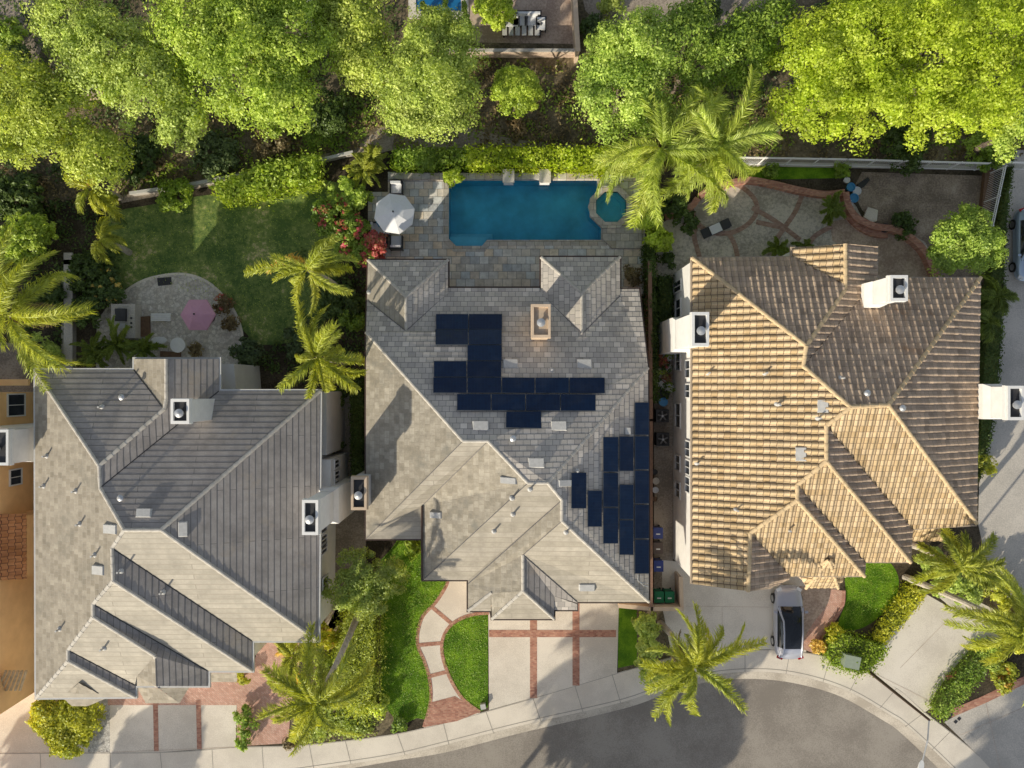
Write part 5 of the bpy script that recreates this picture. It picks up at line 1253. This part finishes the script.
# street palms on the far side of the road (their shadows fall across the asphalt)
for i, (x, y, h, ln) in enumerate(((-5.2,-38.8,9.4,3.4),(-8.7,-37.4,9.6,3.4),(19.0,-42.5,9,3.4),(26.5,-41,8.6,3.4))):
    tp = (512+x*F/(H-h), 384-y*F/(H-h))
    palm('palm on the far side of the street, below the frame', tp[0], tp[1], h, ln, 'palmd', 44, seed=50+i, base=(x, y), group='palms across the street', wid=.8)
for i, (x, y, h, r) in enumerate(((-.6,-33.2,9.6,84),(-7.4,-40.0,8,44),(-2.0,-41.0,8,42),(20.5,-43.0,9,50),(-35,-38.3,6.6,30),(-42.5,-38.8,7,34))):
    px_, py_ = 512+x*F/(H-h), 384-y*F/(H-h)
    tree('street_tree', 'street tree across the road, below the frame', 'tree', [(px_, py_, r), (px_+22, py_+12, r*.7), (px_-16, py_-14, r*.6)], 'tree', h, dens=4, per=90, leaf=.22, group='trees across the street')
S = bush
S('bright leafy shrub at the back lawn under the garden wall', 178, 198, 19, 1.8, 'mid')
hedge('irregular hedge between the back lawn and the garden wall', [(218,186),(240,180),(262,168),(290,162),(318,158),(318,185),(290,188),(262,196),(225,200)], 1.4, 'tree', leaf=.11, bump=.5)
S('green shrub at the left edge below the dark planting', 28, 240, 30, 2.8, 'tree', leaf=.10)
S('dark shrub at the left edge under the olive tree', 20, 200, 30, 1.5, 'dark', leaf=.12)
S('dark shrub right of the left-edge planting', 85, 275, 24, 1.4, 'dark')
S('dark shrub beside the flagstone patio with white flowers', 108, 287, 20, 1.2, 'dark', extra=('orange', .05))
S('dark shrub between the side path and patio', 90, 312, 20, 1.3, 'dark')
S('olive shrub beneath the left-edge palm', 40, 352, 22, 1.6, 'olive')
S('dark leaf mass left of the side path', 48, 300, 18, 1.2, 'dark')
S('bougainvillea with crimson flowers beside the centre house corner', 355, 240, 26, 2.0, 'mid', name='bougainvillea', dens=7, lobes=[(335,215,22),(350,235,22),(365,255,14)], extra=('red', .6))
S('crimson flowering shrub touching the poolside seating', 374, 250, 17, 2.2, 'red', name='bougainvillea')
S('green climbing shrub above the crimson bougainvillea', 348, 195, 22, 1.8, 'tree')
S('dark shrub under the twin palms', 340, 300, 24, 1.3, 'dark', leaf=.12)
S('mid green shrub by the centre house wall below the twin palms', 352, 318, 14, 1.2, 'mid')
S('dark spreading shrub left of the lower twin palm', 300, 340, 24, 1.0, 'darkb', leaf=.11)
S('grey-green bush at the right edge of the flagstone patio', 247, 352, 17, 1.3, 'darkb')
S('reddish flowering plants along the patio edge, near the pink umbrella', 222, 305, 11, .6, 'brown', extra=('red', .3))
S('brown potted-looking shrub at the patio corner', 232, 322, 10, .8, 'brown')
S('low plants beside the round white table', 195, 352, 9, .5, 'brown')
S('dark green plants at the top of the side yard', 335, 400, 14, 1.4, 'dark')
hedge('dark ivy hedge along the left wall of the centre house', [(352,385),(364,385),(364,478),(354,478)], 1.6, 'dark')
S('dark side yard shrub next to the bay window', 334, 442, 10, 1.5, 'dark')
S('glossy shrub beside the poolside umbrella under the bank', 424, 160, 14, 1.6, 'mid')
S('bright sprawling shrub at the upper left pool corner', 455, 179, 11, 1.4, 'bright')
hedge('bright clipped hedge behind the pool, left part', [(396,152),(470,152),(470,166),(396,168)], 1.1, 'mid', leaf=.10, bump=.4)
hedge('bright yellow-green hedge behind the pool', [(468,151),(640,151),(640,171),(600,172),(555,168),(538,168),(520,169),(468,168)], 1.3, 'bright', leaf=.10, bump=.4)
S('bright yellow-green shrub beside the spa under the palm', 655, 235, 16, 2.0, 'bright', lobes=[(650,222,12),(658,240,14),(650,205,11)], leaf=.12)
hedge('narrow dark hedge between the pool terrace and the white wall', [(645,246),(652,246),(655,330),(656,400),(651,400)], 1.9, 'dark')
hedge('low hedge strip along the white wall of the golden-roofed house', [(658,277),(671,277),(671,325),(658,325)], 1.0, 'dark')
S('reddish shrub in the corner behind the centre roof', 631, 276, 10, 1.1, 'brown')
S('dark shrub on the patio left of the lounger', 686, 222, 13, 1.0, 'dark')
S('dark foliage under the bright palms beside the patio', 672, 205, 14, 1.0, 'dark')
S('dark clump below the bright yellow-green shrub', 668, 262, 9, .8, 'dark')
S('dark low shrub behind the sweeping brick wall', 902, 226, 15, .8, 'dark')
S('small clipped shrub at the left end of the grass strip', 772, 172, 9, .7, 'mid')
S('small clipped shrub at the right end of the grass strip', 843, 172, 10, .8, 'mid')
S('dark bush at the foot of the yellow-green giants', 905, 148, 26, 2.2, 'dark')
S('dark bush right of the one under the yellow-green giants', 985, 150, 22, 2.0, 'mid')
hedge('tall dark hedge between the golden-roofed house and the side drive', [(1001,205),(1009,170),(1012,150),(1004,230),(1000,330),(996,400),(982,470),(976,480),(980,400),(984,330),(990,260)], 1.0, 'dark', dens=140)
S('yellow-green shrub at the lower end of the side hedge', 984, 466, 11, 1.2, 'yellow')
S('large rounded bright bush in front of the left house', 67, 728, 36, 1.6, 'yellow', leaf=.09, dens=14, lobes=[(55,718,24),(80,715,26),(68,738,24),(48,710,14)])
S('triangular green bush at the edge of the pink courtyard', 247, 727, 14, .9, 'mid', lobes=[(243,715,9),(250,728,11),(243,740,8)])
S('small yellow shrub beside the pink courtyard porch', 243, 677, 8, .7, 'yellow')
S('purple-tinged plants in front of the left house courtyard', 290, 740, 8, .5, 'brown')
hedge('long pale green planting left of the front lawn', [(350,606),(374,600),(377,640),(374,690),(360,712),(345,700),(338,650)], 1.2, 'lemon', leaf=.065, bump=.7, dens=520)
S('pale spiky plants at the foot of the front lawn', 378, 705, 12, .8, 'olive')
S('green clump next to the kerb beside the front lawn', 398, 726, 10, .5, 'mid')
S('yellow leaved shrub at the corner of the left house', 325, 635, 16, 1.4, 'yellow', extra=('orange', .1))
S('olive shrub under the front garden palm', 330, 672, 22, 1.3, 'olive')
S('green shrub behind the front lawn against the centre house', 412, 548, 12, 1.2, 'mid')
palm('low orange-tipped palm at the corner of the pink courtyard', 293, 655, 3.0, 1.6, 'palm', 12, seed=60, name='palm_shrub', cat='palm')
cover('flower_bed', 'mixed green bed around the front garden palm', 'planting', [(318,655),(345,650),(378,690),(380,730),(345,738),(298,742),(296,712),(318,700)], .6, 'lemon', dens=170)
S('tall yellow-green bush between the side lawn and the kerb palm', 648, 640, 13, 2.4, 'olive', lobes=[(646,622,13),(648,640,13),(648,658,12),(652,676,11)], leaf=.10)
S('pale low plants around the kerb palm foot', 672, 672, 14, .6, 'lemon')
hedge('clipped yellow-green hedge on the slope beside the parking pad', [(908,584),(924,592),(918,602),(884,641),(874,636),(890,610)], .8, 'yellow', bump=.3)
hedge('low hedge wrapped around the utility box', [(832,630),(868,640),(884,645),(882,655),(866,672),(856,672),(830,664),(824,652)], .8, 'mid', bump=.4)
S('orange-tinged plants beside the entry walk', 820, 648, 11, .6, 'orange')
S('leafy clump above the orange-tinged plants', 834, 634, 10, .8, 'yellow')
hedge('hedge with orange flowers between the parking pad and corner driveway', [(932,708),(944,688),(966,660),(984,640),(996,648),(975,680),(950,708),(941,717)], .9, 'mid', bump=.4)
S('bright yellow grass clump at the right edge', 1003, 676, 16, .8, 'yellow', extra=('orange', .2))
S('grey-leaved shrub right of the parking pad', 990, 655, 14, .9, 'olive')
S('red-flowered strip along the parking pad edge', 956, 676, 8, .5, 'brown', extra=('red', .4))
S('olive mass of shrubs behind the parking pad', 945, 583, 24, 1.6, 'olive', lobes=[(930,562,14),(945,580,18),(965,592,16)])
S('leafy shrub under the tall right-edge palm', 1005, 600, 20, 1.4, 'yellow', lobes=[(995,585,14),(1012,610,16),(1015,640,14)])
for i, (px, py, h) in enumerate(((425,14,3.0),(447,14,3.2),(466,20,4.0))):
    c = P(px, py, h/2); t = thing('cypress', ['slim cypress left of the neighbouring pool steps','slim cypress in front of the neighbouring pool','tallest slim cypress right of the neighbouring pool'][i], 'cypress', (c.x, c.y, 0))
    SEED[0] += 1; L3 = [(c.x, c.y, h*k, .36*(1.15-k), .36*(1.15-k), h*.16) for k in (.15,.35,.55,.75,.9)]; link('foliage', crown_mesh('foliage', L3, 16, .07, SEED[0], .14, 24), LF['mid'], t); MB().tube([(c.x, c.y, 0), (c.x, c.y, h*.8)], [.07, .02], 6).build('trunk', M['bark'], t)
S('green tree crown over the upper patio seating', 495, 10, 22, 2.5, 'tree')
S('spiky shrub between the sandy wall and the leafy bright tree', 590, 30, 14, 1.5, 'dark')
S('yellowish shrub at the top behind the leafy bright tree', 612, 5, 14, 1.4, 'lemon')
S('spiky dark shrub near the top right paving', 705, 10, 18, 1.5, 'dark')
S('green shrub at the top left corner patio', 20, 60, 16, 1.6, 'dark')
S('palm-like green shrub at the far top left', 10, 35, 18, 1.6, 'mid')
S('orange-brown shrub on the bank below the broad green tree', 275, 145, 18, 1.2, 'brown')
S('large dark shrub on the bank below the diagonal-crowned tree', 140, 160, 26, 1.4, 'dark')
S('dark shrub filling the bank left of the pale wall', 215, 155, 26, 1.3, 'darkb')
S('dark shrub behind the thin grey wall', 330, 110, 24, 1.6, 'dark')
S('brown shrub on the bank under the small round tree', 517, 130, 12, .8, 'brown')
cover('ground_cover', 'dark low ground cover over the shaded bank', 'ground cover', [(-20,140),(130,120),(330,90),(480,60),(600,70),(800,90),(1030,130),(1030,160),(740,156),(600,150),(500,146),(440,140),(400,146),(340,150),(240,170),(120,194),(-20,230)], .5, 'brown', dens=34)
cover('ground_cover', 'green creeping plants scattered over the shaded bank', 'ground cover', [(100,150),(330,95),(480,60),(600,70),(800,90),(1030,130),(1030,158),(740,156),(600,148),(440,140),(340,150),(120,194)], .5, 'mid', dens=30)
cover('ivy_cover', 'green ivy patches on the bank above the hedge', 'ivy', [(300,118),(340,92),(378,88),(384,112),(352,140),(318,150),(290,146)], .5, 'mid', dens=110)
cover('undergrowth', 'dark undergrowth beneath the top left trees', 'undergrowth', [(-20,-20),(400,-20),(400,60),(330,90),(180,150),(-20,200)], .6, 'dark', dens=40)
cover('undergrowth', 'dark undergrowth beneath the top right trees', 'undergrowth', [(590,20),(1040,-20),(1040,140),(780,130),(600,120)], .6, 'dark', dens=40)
cover('garden_planting', 'dark low planting left of the back lawn', 'planting', [(0,200),(120,200),(118,260),(60,330),(58,380),(0,330)], .5, 'dark', dens=60)
cover('garden_planting', 'dark low planting around the twin palms', 'planting', [(300,250),(366,270),(364,385),(330,385),(250,372),(268,345),(320,330)], .4, 'dark', dens=70)
cover('side_planting', 'low plants along the right side of the golden-roofed house', 'planting', [(978,285),(1000,285),(1000,380),(978,470)], .4, 'mid', dens=70)
for nm, lb, pts, m_ in (('lawn_grass', 'short bright grass blades on the front lawn', lawnL, 'mid'), ('lawn_grass', 'short bright grass blades on the round lawn', wr+[(487,706),(487,616)], 'mid'), ('lawn_grass', 'short grass blades on the right front lawn', [(846,576),(866,562),(886,562),(896,576),(894,598),(880,614),(862,626),(845,626),(842,620),(848,600)], 'mid'), ('lawn_grass', 'shaded grass of the back lawn', [(115,215),(300,185),(340,195),(336,260),(318,325),(262,340),(200,298),(150,278),(118,285)], 'olive')):
    rng = np.random.default_rng(len(pts)); pl3 = PP(pts); n = int(parea(pl3)*(260 if m_ == 'mid' else 30)); XY = sample_poly(pl3, n, rng); C_ = np.concatenate([XY, rng.uniform(.02, .06, (n, 1))], 1)
    V = leaves(C_, np.tile([0, 0, 1.2], (n, 1)), .035, rng, .5); V[:, :, 2] = np.maximum(V[:, :, 2], .016); tag(link(nm, quads_mesh(nm, V), LF[m_]), lb, 'grass', kind='stuff')

GR = {'house': 'houses along the bend', 'broadleaf_tree': 'large broadleaf trees on the bank', 'palm_tree': 'palms in the gardens', 'shrub': 'shrubs in the gardens and on the bank', 'hedge': 'hedges around the houses', 'cycad': 'cycads in the back gardens', 'cypress': 'slim cypresses by the neighbouring pool', 'plant_pot': 'pots along the white wall', 'bucket': 'buckets on the brick wall', 'wheelie_bin': 'wheelie bins in the side yard', 'air_conditioner': 'air-conditioning units in the side yard', 'bundle': 'junk by the red wall', 'patio_chair': 'chairs on the patios', 'patio_umbrella': 'patio umbrellas', 'metal_fence': 'white metal fences', 'garden_wall': 'garden walls', 'planter_wall': 'brick planter walls', 'car': 'parked cars', 'pedestal': 'pedestals behind the pool', 'meter_lid': 'meter covers in the corner driveway', 'bougainvillea': 'bougainvillea by the centre house'}
for o in list(bpy.data.objects):
    if o.parent is None and 'label' in o and 'group' not in o:
        k = o.name.split('.')[0]
        if k in GR: o['group'] = GR[k]
# ------------------------------------------------------------------ light, sky, camera
SUN_EL, TRAV = 21.0, (.62, .78)          # the light travels towards (+x, +y)
az = math.atan2(TRAV[1], TRAV[0])
sd = bpy.data.lights.new('sun', 'SUN'); sd.energy = 5.0; sd.angle = R(.5); sd.color = (1.0, .91, .73)
so_ = bpy.data.objects.new('sun', sd); col.objects.link(so_)
dirv = Vector((math.cos(az)*math.cos(R(SUN_EL)), math.sin(az)*math.cos(R(SUN_EL)), -math.sin(R(SUN_EL))))
so_.rotation_euler = dirv.to_track_quat('-Z', 'Y').to_euler(); so_.location = (0, 0, 60)
w = bpy.data.worlds.new('World'); scene.world = w; w.use_nodes = True; nt = w.node_tree
bg = nt.nodes['Background']; sky = nt.nodes.new('ShaderNodeTexSky'); sky.sky_type = 'NISHITA'; sky.sun_disc = False
sky.sun_elevation = R(SUN_EL); sky.sun_rotation = math.atan2(-dirv.x, -dirv.y)
hs = nt.nodes.new('ShaderNodeHueSaturation'); hs.inputs['Saturation'].default_value = .55; hs.inputs['Value'].default_value = 1.0
nt.links.new(sky.outputs[0], hs.inputs['Color']); nt.links.new(hs.outputs[0], bg.inputs[0]); bg.inputs[1].default_value = .15
cd = bpy.data.cameras.new('camera'); cam = bpy.data.objects.new('camera', cd); col.objects.link(cam)
cam.location = (0, 0, H); cam.rotation_euler = (0, 0, 0); cd.sensor_width = 36; cd.lens = F/1024*36; cd.clip_end = 2000; cd.clip_start = .1
scene.camera = cam
scene.view_settings.view_transform = 'Standard'; scene.view_settings.look = 'None'; scene.view_settings.exposure = 0
scene.cycles.max_bounces = 6; scene.cycles.transparent_max_bounces = 8
